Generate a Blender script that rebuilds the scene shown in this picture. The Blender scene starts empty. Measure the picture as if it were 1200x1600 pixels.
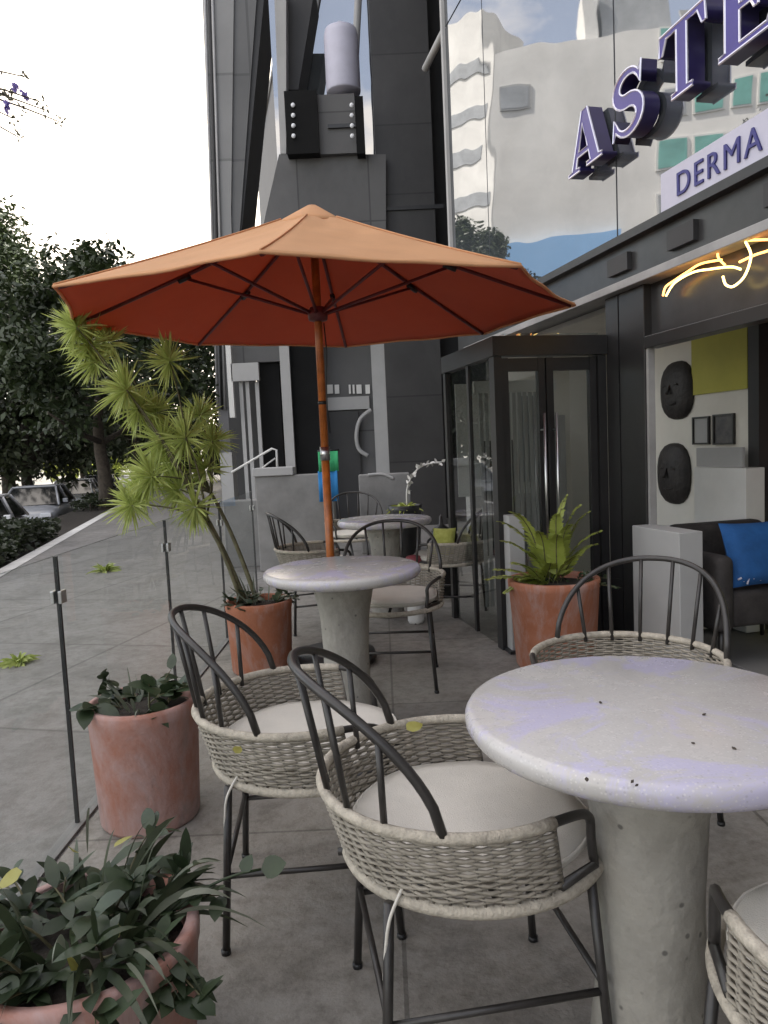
import bpy, math, random
from mathutils import Vector, Matrix
R = math.radians
random.seed(7)
C = bpy.context.scene
COL = C.collection

# ------------------------------------------------------------------ camera
H = 1.28
PITCH, ROLL, FPX = R(4.9), R(-2.63), 1155.0
_fw = Vector((0, math.cos(PITCH), -math.sin(PITCH)))
_u0 = Vector((0, math.sin(PITCH), math.cos(PITCH)))
_r0 = Vector((1, 0, 0))
_r = _r0*math.cos(ROLL) + _u0*math.sin(ROLL)
_u = _u0*math.cos(ROLL) - _r0*math.sin(ROLL)
cd = bpy.data.cameras.new('camera')
cd.sensor_fit = 'VERTICAL'; cd.sensor_height = 36.0; cd.lens = 36.0*FPX/1600
cd.clip_start = 0.05; cd.clip_end = 3000
cam = bpy.data.objects.new('camera', cd)
M = Matrix((( _r.x, _u.x, -_fw.x, 0), (_r.y, _u.y, -_fw.y, 0), (_r.z, _u.z, -_fw.z, H), (0, 0, 0, 1)))
cam.matrix_world = M
COL.objects.link(cam); C.camera = cam

def ray(x, y): return _fw + _r*((x-600)/FPX) - _u*((y-800)/FPX)
def atY(x, y, Y):
    d = ray(x, y); return Vector((0, 0, H)) + d*(Y/d.y)
def atZ(x, y, z):
    d = ray(x, y); return Vector((0, 0, H)) + d*((z-H)/d.z)

# facade frame: local x runs along the shop front (away from camera), local y out to the street
FA = R(13.2)
Fa = Vector((-math.sin(FA), math.cos(FA), 0)); Fn = Vector((-math.cos(FA), -math.sin(FA), 0)); F0 = Vector((2.51, 0, 0))
FROT = R(90+13.2)
def fw(s, o, z=0): return F0 + Fa*s + Fn*o + Vector((0, 0, z))
def fpx(x, y, o=0):          # pixel -> (s, o, z) on plane o
    d = ray(x, y); p = F0 + Fn*o; t = (p-Vector((0, 0, H))).dot(Fn)/d.dot(Fn)
    P = Vector((0, 0, H)) + d*t
    return Vector(((P-F0).dot(Fa), o, P.z))

# ------------------------------------------------------------------ mesh builder
class MB:
    def __init__(s): s.v = []; s.f = []; s.sm = []
    def add(s, vs, fs, smooth=False):
        b = len(s.v); s.v.extend([tuple(v) for v in vs])
        for f in fs: s.f.append(tuple(i+b for i in f)); s.sm.append(smooth)
    def box(s, a, b):
        (x0, y0, z0), (x1, y1, z1) = a, b
        s.add([(x0,y0,z0),(x1,y0,z0),(x1,y1,z0),(x0,y1,z0),(x0,y0,z1),(x1,y0,z1),(x1,y1,z1),(x0,y1,z1)],
              [(0,3,2,1),(4,5,6,7),(0,1,5,4),(1,2,6,5),(2,3,7,6),(3,0,4,7)])
        return s
    def prism(s, poly, d):     # poly: list of 3-D points (planar), extruded by vector d
        n = len(poly); d = Vector(d); p = [Vector(q) for q in poly]
        s.add(p+[q+d for q in p], [tuple(range(n))[::-1], tuple(range(n, 2*n))] + [(i, (i+1) % n, n+(i+1) % n, n+i) for i in range(n)])
        return s
    def tube(s, pts, r, n=8, cap=True, closed=False, smooth=True, flat=1.0):
        pts = [Vector(p) for p in pts]; m = len(pts)
        rr = r if isinstance(r, (list, tuple)) else [r]*m
        vs = []; prev = None
        for i, p in enumerate(pts):
            if closed: t = pts[(i+1) % m]-pts[i-1]
            else: t = pts[min(i+1, m-1)]-pts[max(i-1, 0)]
            if t.length < 1e-9: t = Vector((0, 0, 1))
            t.normalize()
            if prev is None:
                ref = Vector((0, 0, 1)) if abs(t.z) < .9 else Vector((1, 0, 0))
                a = t.cross(ref).normalized()
            else:
                a = prev - t*prev.dot(t)
                a = a.normalized() if a.length > 1e-6 else t.orthogonal().normalized()
            prev = a; b = t.cross(a)
            for k in range(n):
                an = 2*math.pi*k/n
                vs.append(p + a*(rr[i]*math.cos(an)) + b*(rr[i]*flat*math.sin(an)))
        fs = []
        for i in range(m if closed else m-1):
            j = (i+1) % m
            for k in range(n):
                k2 = (k+1) % n
                fs.append((i*n+k, i*n+k2, j*n+k2, j*n+k))
        if cap and not closed:
            fs.append(tuple(range(n))[::-1]); fs.append(tuple(range((m-1)*n, m*n)))
        s.add(vs, fs, smooth); return s
    def lathe(s, prof, n=48, c=(0, 0, 0), smooth=True, wob=0.0):
        vs = []; m = len(prof)
        for (r, z) in prof:
            for k in range(n):
                a = 2*math.pi*k/n; q = r*(1+wob*math.sin(3*a+z*9))
                vs.append((c[0]+q*math.cos(a), c[1]+q*math.sin(a), c[2]+z))
        fs = [(i*n+k, i*n+(k+1) % n, (i+1)*n+(k+1) % n, (i+1)*n+k) for i in range(m-1) for k in range(n)]
        fs.append(tuple(range(n))[::-1]); fs.append(tuple(range((m-1)*n, m*n)))
        s.add(vs, fs, smooth); return s
    def leaf(s, p, d, L, W, nrm=None, droop=0.0, seg=3):
        """a pointed blade from p along d"""
        d = Vector(d).normalized(); p = Vector(p)
        nrm = Vector(nrm) if nrm is not None else Vector((random.uniform(-1, 1), random.uniform(-1, 1), random.uniform(-1, 1)))
        side = d.cross(nrm)
        side = side.normalized() if side.length > 1e-5 else d.orthogonal().normalized()
        vs = [p]; fs = []
        for i in range(1, seg+1):
            t = i/seg; q = p + d*(L*t) + Vector((0, 0, -droop*L*t*t))
            if i == seg: vs.append(q)
            else:
                w = W*.5*math.sin(math.pi*min(1, .15+t*.85))**.8
                vs += [q-side*w, q+side*w]
        fs.append((0, 1, 2))
        for i in range(seg-2): fs.append((1+2*i, 3+2*i, 4+2*i, 2+2*i))
        k = 1+2*(seg-2); fs.append((k, k+2, k+1))
        s.add(vs, fs, True); return s
    def mesh(s, name, mat):
        me = bpy.data.meshes.new(name); me.from_pydata(s.v, [], s.f); me.update()
        me.polygons.foreach_set('use_smooth', s.sm)
        if mat: me.materials.append(mat)
        return me
    def build(s, name, mat, parent=None, bevel=0):
        o = bpy.data.objects.new(name, s.mesh(name, mat)); COL.objects.link(o)
        if parent: o.parent = parent
        if bevel:
            b = o.modifiers.new('bevel', 'BEVEL'); b.width = bevel; b.segments = 2; b.limit_method = 'ANGLE'
        return o

def tag(o, label=None, cat=None, group=None, kind=None):
    if label: o['label'] = label
    if cat: o['category'] = cat
    if group: o['group'] = group
    if kind: o['kind'] = kind
    return o
def empty(name, loc=(0, 0, 0), rz=0, label=None, cat=None, group=None):
    o = bpy.data.objects.new(name, None); COL.objects.link(o); o.location = loc; o.rotation_euler = (0, 0, rz)
    o.empty_display_size = .05
    return tag(o, label, cat, group)
def copy_tree(o, parent=None):
    c = o.copy(); COL.objects.link(c)
    if parent: c.parent = parent
    for ch in list(KIDS.get(o.name, [])):
        k = copy_tree(ch, c); KIDS.setdefault(c.name, []).append(k)
    return c
KIDS = {}
def reg(o):
    KIDS[o.name] = [x for x in bpy.data.objects if x.parent == o]
    for k in KIDS[o.name]: reg(k)

# ------------------------------------------------------------------ materials
def mat(name, col, rough=.6, metal=0.0, noise=0.0, scale=6.0, col2=None, bump=0.0, bscale=60.0, spec=.5, detail=5, rvar=0.0):
    m = bpy.data.materials.new(name); m.use_nodes = True
    nt = m.node_tree; b = nt.nodes['Principled BSDF']
    b.inputs['Roughness'].default_value = rough; b.inputs['Metallic'].default_value = metal
    b.inputs['Specular IOR Level'].default_value = spec
    c4 = (*col, 1)
    b.inputs['Base Color'].default_value = c4
    tc = nt.nodes.new('ShaderNodeTexCoord')
    if noise or col2:
        n = nt.nodes.new('ShaderNodeTexNoise'); n.inputs['Scale'].default_value = scale; n.inputs['Detail'].default_value = detail
        n.inputs['Roughness'].default_value = .65
        nt.links.new(tc.outputs['Object'], n.inputs['Vector'])
        rp = nt.nodes.new('ShaderNodeValToRGB')
        rp.color_ramp.elements[0].position = .3; rp.color_ramp.elements[1].position = .7
        a = col if col2 else tuple(max(0, x*(1-noise)) for x in col)
        d = col2 if col2 else tuple(min(1, x*(1+noise)) for x in col)
        rp.color_ramp.elements[0].color = (*a, 1); rp.color_ramp.elements[1].color = (*d, 1)
        nt.links.new(n.outputs['Fac'], rp.inputs['Fac']); nt.links.new(rp.outputs['Color'], b.inputs['Base Color'])
        if rvar:
            mr = nt.nodes.new('ShaderNodeMapRange'); mr.inputs['To Min'].default_value = max(0, rough-rvar); mr.inputs['To Max'].default_value = min(1, rough+rvar)
            nt.links.new(n.outputs['Fac'], mr.inputs['Value']); nt.links.new(mr.outputs['Result'], b.inputs['Roughness'])
    if bump:
        n2 = nt.nodes.new('ShaderNodeTexNoise'); n2.inputs['Scale'].default_value = bscale; n2.inputs['Detail'].default_value = 6
        nt.links.new(tc.outputs['Object'], n2.inputs['Vector'])
        bp = nt.nodes.new('ShaderNodeBump'); bp.inputs['Strength'].default_value = bump; bp.inputs['Distance'].default_value = .01
        nt.links.new(n2.outputs['Fac'], bp.inputs['Height']); nt.links.new(bp.outputs['Normal'], b.inputs['Normal'])
    return m
def leafmat(name, c1, c2, scale=4.0, trans=.25, rough=.45):
    m = mat(name, c1, rough, col2=c2, scale=scale, detail=8)
    nt = m.node_tree; b = nt.nodes['Principled BSDF']; out = nt.nodes['Material Output']
    t = nt.nodes.new('ShaderNodeBsdfTranslucent'); mx = nt.nodes.new('ShaderNodeMixShader'); mx.inputs['Fac'].default_value = trans
    src = b.inputs['Base Color'].links[0].from_socket
    nt.links.new(src, t.inputs['Color']); nt.links.new(b.outputs[0], mx.inputs[1]); nt.links.new(t.outputs[0], mx.inputs[2]); nt.links.new(mx.outputs[0], out.inputs['Surface'])
    return m
def emis(name, col, st):
    m = bpy.data.materials.new(name); m.use_nodes = True; b = m.node_tree.nodes['Principled BSDF']
    b.inputs['Base Color'].default_value = (*col, 1); b.inputs['Emission Color'].default_value = (*col, 1); b.inputs['Emission Strength'].default_value = st
    return m
def glassmat(name, ior=1.45, tint=(.95, .97, .96), rough=0.0):
    m = bpy.data.materials.new(name); m.use_nodes = True; nt = m.node_tree; nt.nodes.clear()
    o = nt.nodes.new('ShaderNodeOutputMaterial'); t = nt.nodes.new('ShaderNodeBsdfTransparent'); g = nt.nodes.new('ShaderNodeBsdfGlossy')
    f = nt.nodes.new('ShaderNodeFresnel'); x = nt.nodes.new('ShaderNodeMixShader')
    t.inputs['Color'].default_value = (*tint, 1); g.inputs['Roughness'].default_value = rough; f.inputs['IOR'].default_value = ior
    ge = nt.nodes.new('ShaderNodeNewGeometry'); iv = nt.nodes.new('ShaderNodeMath'); iv.operation = 'SUBTRACT'; iv.inputs[0].default_value = 1
    mu = nt.nodes.new('ShaderNodeMath'); mu.operation = 'MULTIPLY'
    nt.links.new(ge.outputs['Backfacing'], iv.inputs[1]); nt.links.new(iv.outputs[0], mu.inputs[0]); nt.links.new(f.outputs[0], mu.inputs[1])
    nt.links.new(mu.outputs[0], x.inputs[0]); nt.links.new(t.outputs[0], x.inputs[1]); nt.links.new(g.outputs[0], x.inputs[2]); nt.links.new(x.outputs[0], o.inputs['Surface'])
    return m
def mirrorglass(name, base, ior, bump=.085):
    m = mat(name, base, .4, noise=.3, scale=2); nt = m.node_tree; b = nt.nodes['Principled BSDF']; o = nt.nodes['Material Output']
    b.inputs['Specular IOR Level'].default_value = 0
    g = nt.nodes.new('ShaderNodeBsdfGlossy'); g.inputs['Roughness'].default_value = .015
    f = nt.nodes.new('ShaderNodeFresnel'); f.inputs['IOR'].default_value = ior; x = nt.nodes.new('ShaderNodeMixShader')
    n = nt.nodes.new('ShaderNodeTexNoise'); n.inputs['Scale'].default_value = 1.3; n.inputs['Detail'].default_value = 1
    tc = nt.nodes.new('ShaderNodeTexCoord'); nt.links.new(tc.outputs['Object'], n.inputs['Vector'])
    bp = nt.nodes.new('ShaderNodeBump'); bp.inputs['Strength'].default_value = bump; bp.inputs['Distance'].default_value = .05
    nt.links.new(n.outputs['Fac'], bp.inputs['Height']); nt.links.new(bp.outputs['Normal'], g.inputs['Normal'])
    nt.links.new(f.outputs[0], x.inputs[0]); nt.links.new(b.outputs[0], x.inputs[1]); nt.links.new(g.outputs[0], x.inputs[2]); nt.links.new(x.outputs[0], o.inputs['Surface'])
    return m

def floormat(name, base, jx, jy, jw, rot=0.0, dark=.55, rough=.55):
    """concrete with joints on a grid, stains and fine grain"""
    m = mat(name, tuple(c*.78 for c in base), rough, col2=tuple(min(1, c*1.18) for c in base), scale=1.3, detail=9, bump=.25, bscale=90, rvar=.15)
    nt = m.node_tree; b = nt.nodes['Principled BSDF']
    src = b.inputs['Base Color'].links[0].from_socket
    tc = nt.nodes.new('ShaderNodeTexCoord'); mp = nt.nodes.new('ShaderNodeMapping'); mp.inputs['Rotation'].default_value = (0, 0, rot)
    nt.links.new(tc.outputs['Object'], mp.inputs['Vector'])
    br = nt.nodes.new('ShaderNodeTexBrick'); br.offset = 0; br.inputs['Scale'].default_value = 1
    br.inputs['Brick Width'].default_value = jx; br.inputs['Row Height'].default_value = jy; br.inputs['Mortar Size'].default_value = jw
    br.inputs['Color1'].default_value = (1, 1, 1, 1); br.inputs['Color2'].default_value = (.86, .86, .87, 1); br.inputs['Mortar'].default_value = (dark, dark, dark, 1)
    nt.links.new(mp.outputs[0], br.inputs['Vector'])
    mx = nt.nodes.new('ShaderNodeMixRGB'); mx.blend_type = 'MULTIPLY'; mx.inputs['Fac'].default_value = 1
    nt.links.new(src, mx.inputs[1]); nt.links.new(br.outputs['Color'], mx.inputs[2])
    n3 = nt.nodes.new('ShaderNodeTexNoise'); n3.inputs['Scale'].default_value = 2.1; n3.inputs['Detail'].default_value = 11; n3.inputs['Roughness'].default_value = .7; n3.inputs['Distortion'].default_value = 1.2
    nt.links.new(tc.outputs['Object'], n3.inputs['Vector']); r3 = nt.nodes.new('ShaderNodeValToRGB'); r3.color_ramp.elements[0].position = .36; r3.color_ramp.elements[0].color = (.62, .61, .60, 1); r3.color_ramp.elements[1].position = .52; r3.color_ramp.elements[1].color = (1, 1, 1, 1)
    nt.links.new(n3.outputs['Fac'], r3.inputs['Fac']); m3 = nt.nodes.new('ShaderNodeMixRGB'); m3.blend_type = 'MULTIPLY'; m3.inputs['Fac'].default_value = .8
    nt.links.new(mx.outputs[0], m3.inputs[1]); nt.links.new(r3.outputs['Color'], m3.inputs[2]); mx = m3
    n = nt.nodes.new('ShaderNodeTexNoise'); n.inputs['Scale'].default_value = 14; n.inputs['Detail'].default_value = 10; n.inputs['Roughness'].default_value = .8
    nt.links.new(tc.outputs['Object'], n.inputs['Vector'])
    rp = nt.nodes.new('ShaderNodeValToRGB'); rp.color_ramp.elements[0].position = .34; rp.color_ramp.elements[0].color = (.60, .58, .56, 1); rp.color_ramp.elements[1].position = .55; rp.color_ramp.elements[1].color = (1, 1, 1, 1)
    nt.links.new(n.outputs['Fac'], rp.inputs['Fac'])
    m2 = nt.nodes.new('ShaderNodeMixRGB'); m2.blend_type = 'MULTIPLY'; m2.inputs['Fac'].default_value = 1
    nt.links.new(mx.outputs[0], m2.inputs[1]); nt.links.new(rp.outputs['Color'], m2.inputs[2]); nt.links.new(m2.outputs[0], b.inputs['Base Color'])
    return m

MT = dict(
    floor=floormat('terrace concrete', (.285, .268, .24), 1.2, 1.2, .006, 0),
    walk=floormat('pavement concrete', (.235, .228, .215), 1.5, 1.5, .012, FA),
    ground=mat('dusty ground', (.16, .15, .13), .9, noise=.3, scale=.4),
    road=mat('asphalt', (.055, .055, .057), .85, noise=.3, scale=2, bump=.3, bscale=120),
    kerb=mat('kerb stone', (.62, .61, .58), .8, noise=.2, scale=3),
    soil=mat('soil', (.03, .024, .018), .95, noise=.5, scale=40, bump=.8, bscale=60),
    table=mat('pale stone table', (.44, .42, .40), .26, col2=(.52, .50, .48), scale=5, detail=9, bump=.05, bscale=150, rvar=.12),
    pedestal=mat('cast concrete', (.25, .235, .205), .8, col2=(.38, .36, .315), scale=5, detail=9, bump=.7, bscale=28),
    tube=mat('dark bronze painted metal', (.030, .027, .025), .38, noise=.3, scale=30),
    rope=mat('pale rope', (.40, .36, .295), .8, noise=.3, scale=40, bump=.5, bscale=160),
    wicker=mat('grey beige woven cord', (.20, .178, .142), .7, col2=(.35, .315, .26), scale=22, detail=6),
    stake=mat('wicker stakes', (.15, .135, .115), .7, noise=.3, scale=30),
    cushion=mat('off white canvas', (.60, .57, .51), .9, noise=.08, scale=5, bump=.35, bscale=420),
    terra=mat('terracotta', (.33, .115, .055), .88, col2=(.42, .17, .10), scale=4.5, detail=10, bump=.3, bscale=45),
    wood=mat('varnished wood', (.40, .115, .022), .35, noise=.35, scale=14),
    darkred=mat('dark red stained wood', (.13, .022, .022), .45, noise=.3, scale=15),
    steel=mat('brushed steel', (.55, .55, .55), .3, metal=1, noise=.1, scale=30),
    black=mat('black painted metal', (.016, .016, .017), .4, noise=.3, scale=8),
    mattblack=mat('matt black panel', (.007, .007, .007), .8, noise=.3, scale=2, spec=.2),
    frame=mat('black window frame', (.018, .017, .017), .35, noise=.2, scale=8),
    glass=glassmat('clear glass', 1.45, (.93, .955, .945)),
    railglass=glassmat('railing glass', 1.25, (.955, .97, .965)),
    mirror=mirrorglass('reflective curtain glass', (.06, .068, .075), 4.2),
    doorglass=glassmat('tinted door glass', 2.2, (.86, .88, .87)),
    fascia=mat('dark fascia', (.035, .034, .034), .3, noise=.4, scale=3),
    ledge=mat('grey ledge stone', (.30, .29, .28), .6, noise=.2, scale=4),
    letter=mat('violet letter face', (.055, .035, .23), .3, noise=.12, scale=6),
    lside=mat('letter return navy', (.022, .016, .075), .35, noise=.2, scale=8),
    ltrim=mat('silver letter trim', (.70, .68, .76), .25, metal=.4, noise=.06, scale=20),
    ltext=mat('navy lettering', (.03, .028, .17), .5, noise=.1, scale=9),
    strip=mat('pale lavender paint and sign halo', (.50, .49, .58), .6, noise=.06, scale=5),
    inwall=mat('interior plaster', (.70, .67, .60), .85, noise=.08, scale=2, bump=.1, bscale=50),
    infloor=mat('interior floor', (.24, .23, .22), .5, noise=.15, scale=2),
    lime=mat('lime painted panel', (.44, .41, .07), .7, noise=.12, scale=2),
    orange=mat('orange curtain', (.42, .10, .02), .8, noise=.25, scale=5),
    mask=mat('carved dark wood', (.022, .018, .016), .6, noise=.5, scale=12, bump=.8, bscale=25),
    white=mat('white painted wood', (.66, .65, .62), .6, noise=.06, scale=4),
    picture=mat('dark picture print', (.07, .07, .075), .6, col2=(.17, .16, .15), scale=9),
    blue=mat('blue cotton', (.012, .085, .26), .85, noise=.2, scale=8, bump=.2, bscale=200),
    chairdark=mat('dark upholstery', (.035, .030, .028), .8, noise=.4, scale=9, bump=.3, bscale=70),
    column=mat('dark brown stone cladding', (.032, .030, .029), .5, noise=.25, scale=1.4, bump=.1, bscale=8),
    greywall=mat('grey render', (.115, .113, .112), .7, noise=.12, scale=.9, bump=.1, bscale=12),
    lightgrey=mat('pale grey render', (.38, .375, .365), .75, noise=.12, scale=1.2),
    darkgrey=mat('charcoal render', (.03, .029, .029), .6, noise=.2, scale=1),
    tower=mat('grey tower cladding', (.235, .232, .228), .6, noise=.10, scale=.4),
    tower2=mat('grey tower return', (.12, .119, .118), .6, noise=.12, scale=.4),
    pale=mat('pale facade plaster', (.76, .74, .70), .85, noise=.16, scale=.25, detail=8),
    palewin=mat('grey window band', (.33, .34, .35), .5, noise=.25, scale=.6),
    teal=mat('teal window glass', (.16, .40, .34), .15, noise=.25, scale=.8),
    paleblue=mat('sky blue hoarding', (.28, .50, .80), .6, noise=.05, scale=.5),
    concrete=mat('planter concrete', (.22, .215, .205), .8, noise=.25, scale=2.5, bump=.25, bscale=30),
    bark=mat('bark', (.060, .048, .036), .95, noise=.45, scale=14, bump=.9, bscale=22),
    stem=mat('plant stem', (.11, .10, .05), .7, noise=.4, scale=20),
    tree=leafmat('dark tree leaves', (.018, .030, .010), (.046, .066, .022), .9, .14),
    tree2=leafmat('mid tree leaves', (.030, .038, .018), (.065, .078, .034), .7, .15),
    hedge=leafmat('hedge leaves', (.020, .028, .014), (.042, .055, .024), 2),
    spiky=leafmat('yellow green blades', (.34, .42, .09), (.56, .62, .22), 3, .35),
    fern=leafmat('fern fronds', (.28, .34, .05), (.46, .50, .13), 5, .3),
    potleaf=leafmat('dark pot plant leaves', (.018, .030, .013), (.050, .075, .034), 8, .18),
    potleaf2=leafmat('grey green leaves', (.10, .12, .085), (.20, .21, .16), 8, .2),
    potleaf3=leafmat('dark strap leaves', (.020, .030, .015), (.060, .075, .038), 8, .2),
    dryleaf=leafmat('yellowed leaf', (.30, .27, .05), (.42, .40, .13), 20, .2),
    blossom=leafmat('violet blossom', (.30, .24, .58), (.42, .36, .70), 10, .4),
    palewood=leafmat('pale branch leaves', (.10, .10, .07), (.17, .17, .12), 6, .4),
    tyre=mat('tyre rubber', (.018, .018, .018), .85, noise=.2, scale=20),
    carglass=mat('car window', (.012, .013, .014), .08, noise=.1, scale=2, spec=.8),
    lamp=mat('headlight lens', (.75, .76, .78), .12, noise=.05, scale=9),
    patterncloth=mat('yellow green fabric', (.27, .29, .05), .85, col2=(.42, .43, .12), scale=30),
    redplastic=mat('dull red clay', (.22, .05, .06), .6, noise=.2, scale=12),
    green=mat('green banner cloth', (.05, .40, .16), .8, noise=.1, scale=6),
    bannerblue=mat('blue banner cloth', (.03, .22, .52), .8, noise=.15, scale=6),
)
def chalky(m, col, lo, hi, scale=3.0, fac=.75):
    nt = m.node_tree; b = nt.nodes['Principled BSDF']; src = b.inputs['Base Color'].links[0].from_socket
    tc = nt.nodes.new('ShaderNodeTexCoord'); mp = nt.nodes.new('ShaderNodeMapping'); mp.inputs['Scale'].default_value = (1, 1, .55)
    n = nt.nodes.new('ShaderNodeTexNoise'); n.inputs['Scale'].default_value = scale; n.inputs['Detail'].default_value = 12; n.inputs['Roughness'].default_value = .72; n.inputs['Distortion'].default_value = .6
    nt.links.new(tc.outputs['Object'], mp.inputs['Vector']); nt.links.new(mp.outputs[0], n.inputs['Vector'])
    rp = nt.nodes.new('ShaderNodeValToRGB'); rp.color_ramp.elements[0].position = lo; rp.color_ramp.elements[1].position = hi
    rp.color_ramp.elements[0].color = (0, 0, 0, 1); rp.color_ramp.elements[1].color = (fac, fac, fac, 1)
    mx = nt.nodes.new('ShaderNodeMixRGB'); mx.inputs[2].default_value = (*col, 1)
    nt.links.new(n.outputs['Fac'], rp.inputs['Fac']); nt.links.new(rp.outputs['Color'], mx.inputs['Fac']); nt.links.new(src, mx.inputs[1]); nt.links.new(mx.outputs[0], b.inputs['Base Color'])
chalky(MT['table'], (.47, .445, .60), .50, .57, 4.0, .8)  # lavender patches put the sky's sheen into the stone colour
def chips(m, scale, col, r0, fac=.75):
    nt = m.node_tree; b = nt.nodes['Principled BSDF']; src = b.inputs['Base Color'].links[0].from_socket
    tc = nt.nodes.new('ShaderNodeTexCoord'); v = nt.nodes.new('ShaderNodeTexVoronoi'); v.inputs['Scale'].default_value = scale
    nt.links.new(tc.outputs['Object'], v.inputs['Vector'])
    rp = nt.nodes.new('ShaderNodeValToRGB'); rp.color_ramp.elements[0].position = r0; rp.color_ramp.elements[1].position = r0+.08
    rp.color_ramp.elements[0].color = (fac,)*3+(1,); rp.color_ramp.elements[1].color = (0, 0, 0, 1)
    sp = nt.nodes.new('ShaderNodeSeparateColor'); nt.links.new(v.outputs['Color'], sp.inputs[0])
    gt = nt.nodes.new('ShaderNodeMath'); gt.operation = 'GREATER_THAN'; gt.inputs[1].default_value = .55; nt.links.new(sp.outputs[0], gt.inputs[0])
    mu = nt.nodes.new('ShaderNodeMath'); mu.operation = 'MULTIPLY'
    nt.links.new(v.outputs['Distance'], rp.inputs['Fac']); nt.links.new(rp.outputs['Color'], mu.inputs[0]); nt.links.new(gt.outputs[0], mu.inputs[1])
    mx = nt.nodes.new('ShaderNodeMixRGB'); mx.inputs[2].default_value = (*col, 1)
    nt.links.new(mu.outputs[0], mx.inputs['Fac']); nt.links.new(src, mx.inputs[1]); nt.links.new(mx.outputs[0], b.inputs['Base Color'])
chips(MT['table'], 120, (.30, .29, .29), .20, .38); chips(MT['table'], 150, (.62, .60, .58), .25, .5)
chips(MT['pedestal'], 26, (.07, .065, .06), .10)
chalky(MT['terra'], (.42, .30, .27), .47, .62, 3.0, .8)
MT['terra2'] = mat('weathered terracotta', (.34, .135, .085), .9, col2=(.42, .20, .15), scale=5, detail=10, bump=.35, bscale=40)
chalky(MT['terra2'], (.44, .315, .30), .38, .58, 3.6, .85)
chalky(MT['terra2'], (.20, .19, .18), .55, .68, 5.0, .6)
chalky(MT['pedestal'], (.12, .11, .10), .50, .72, 6.0, .6)
chalky(MT['column'], (.05, .048, .046), .45, .7, .8, .8)
chalky(MT['greywall'], (.075, .073, .072), .5, .75, 1.2, .7)
def joints(m, w_, h_, size, dark, tilt):
    nt = m.node_tree; b = nt.nodes['Principled BSDF']; src = b.inputs['Base Color'].links[0].from_socket
    tc = nt.nodes.new('ShaderNodeTexCoord'); mp = nt.nodes.new('ShaderNodeMapping'); mp.inputs['Rotation'].default_value = tilt
    br = nt.nodes.new('ShaderNodeTexBrick'); br.offset = 0; br.inputs['Scale'].default_value = 1; br.inputs['Brick Width'].default_value = w_; br.inputs['Row Height'].default_value = h_; br.inputs['Mortar Size'].default_value = size
    br.inputs['Color1'].default_value = (1, 1, 1, 1); br.inputs['Color2'].default_value = (.85, .85, .85, 1); br.inputs['Mortar'].default_value = (dark,)*3+(1,)
    mx = nt.nodes.new('ShaderNodeMixRGB'); mx.blend_type = 'MULTIPLY'; mx.inputs['Fac'].default_value = 1
    nt.links.new(tc.outputs['Object'], mp.inputs['Vector']); nt.links.new(mp.outputs[0], br.inputs['Vector'])
    nt.links.new(src, mx.inputs[1]); nt.links.new(br.outputs['Color'], mx.inputs[2]); nt.links.new(mx.outputs[0], b.inputs['Base Color'])
joints(MT['column'], 1.3, 1.05, .012, .35, (R(90), 0, 0))
joints(MT['greywall'], 1.1, 1.6, .012, .5, (R(90), 0, 0))
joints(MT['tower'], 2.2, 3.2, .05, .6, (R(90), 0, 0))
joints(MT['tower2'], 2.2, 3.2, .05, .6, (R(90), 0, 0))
# canvas: top of the umbrella cloth, letting light through; underside is a darker copy
def canvas():
    m = mat('umbrella canvas', (.74, .41, .205), .8, noise=.07, scale=3, bump=.2, bscale=300)
    nt = m.node_tree; b = nt.nodes['Principled BSDF']; out = nt.nodes['Material Output']
    t = nt.nodes.new('ShaderNodeBsdfTranslucent'); t.inputs['Color'].default_value = (.70, .20, .06, 1)
    x = nt.nodes.new('ShaderNodeMixShader'); x.inputs['Fac'].default_value = .30
    nt.links.new(b.outputs[0], x.inputs[1]); nt.links.new(t.outputs[0], x.inputs[2]); nt.links.new(x.outputs[0], out.inputs['Surface'])
    return m
MT['canvas'] = canvas()
MT['shaded_underside'] = leafmat('shaded umbrella underside', (.33, .098, .068), (.40, .122, .078), 3, .38, .9)  # darker copy of the canvas, underside shade put into its colour
for n_ in MT['shaded_underside'].node_tree.nodes:
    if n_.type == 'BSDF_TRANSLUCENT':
        for l_ in list(n_.inputs['Color'].links): MT['shaded_underside'].node_tree.links.remove(l_)
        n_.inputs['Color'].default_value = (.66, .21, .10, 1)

# ------------------------------------------------------------------ world and sun
SUN_EL, SUN_AZ = R(54), R(74)          # azimuth from +Y (ahead) towards +X (right): the shop side of the street
w = bpy.data.worlds.new('World'); C.world = w; w.use_nodes = True
nt = w.node_tree; bg = nt.nodes['Background']
sky = nt.nodes.new('ShaderNodeTexSky'); sky.sky_type = 'NISHITA'; sky.sun_disc = False
sky.sun_elevation = SUN_EL; sky.sun_rotation = SUN_AZ; sky.air_density = 1.0; sky.dust_density = 1.4
tcw = nt.nodes.new('ShaderNodeTexCoord')
nz = nt.nodes.new('ShaderNodeTexNoise'); nz.inputs['Scale'].default_value = 2.2; nz.inputs['Detail'].default_value = 8; nz.inputs['Roughness'].default_value = .6
mpw = nt.nodes.new('ShaderNodeMapping'); mpw.inputs['Scale'].default_value = (1, 1, 2.2)
nt.links.new(tcw.outputs['Generated'], mpw.inputs['Vector']); nt.links.new(mpw.outputs[0], nz.inputs['Vector'])
rpw = nt.nodes.new('ShaderNodeValToRGB'); rpw.color_ramp.elements[0].position = .46; rpw.color_ramp.elements[1].position = .68
rpw.color_ramp.elements[0].color = (.15, .15, .15, 1); rpw.color_ramp.elements[1].color = (.85, .85, .85, 1)
nt.links.new(nz.outputs['Fac'], rpw.inputs['Fac'])
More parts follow.
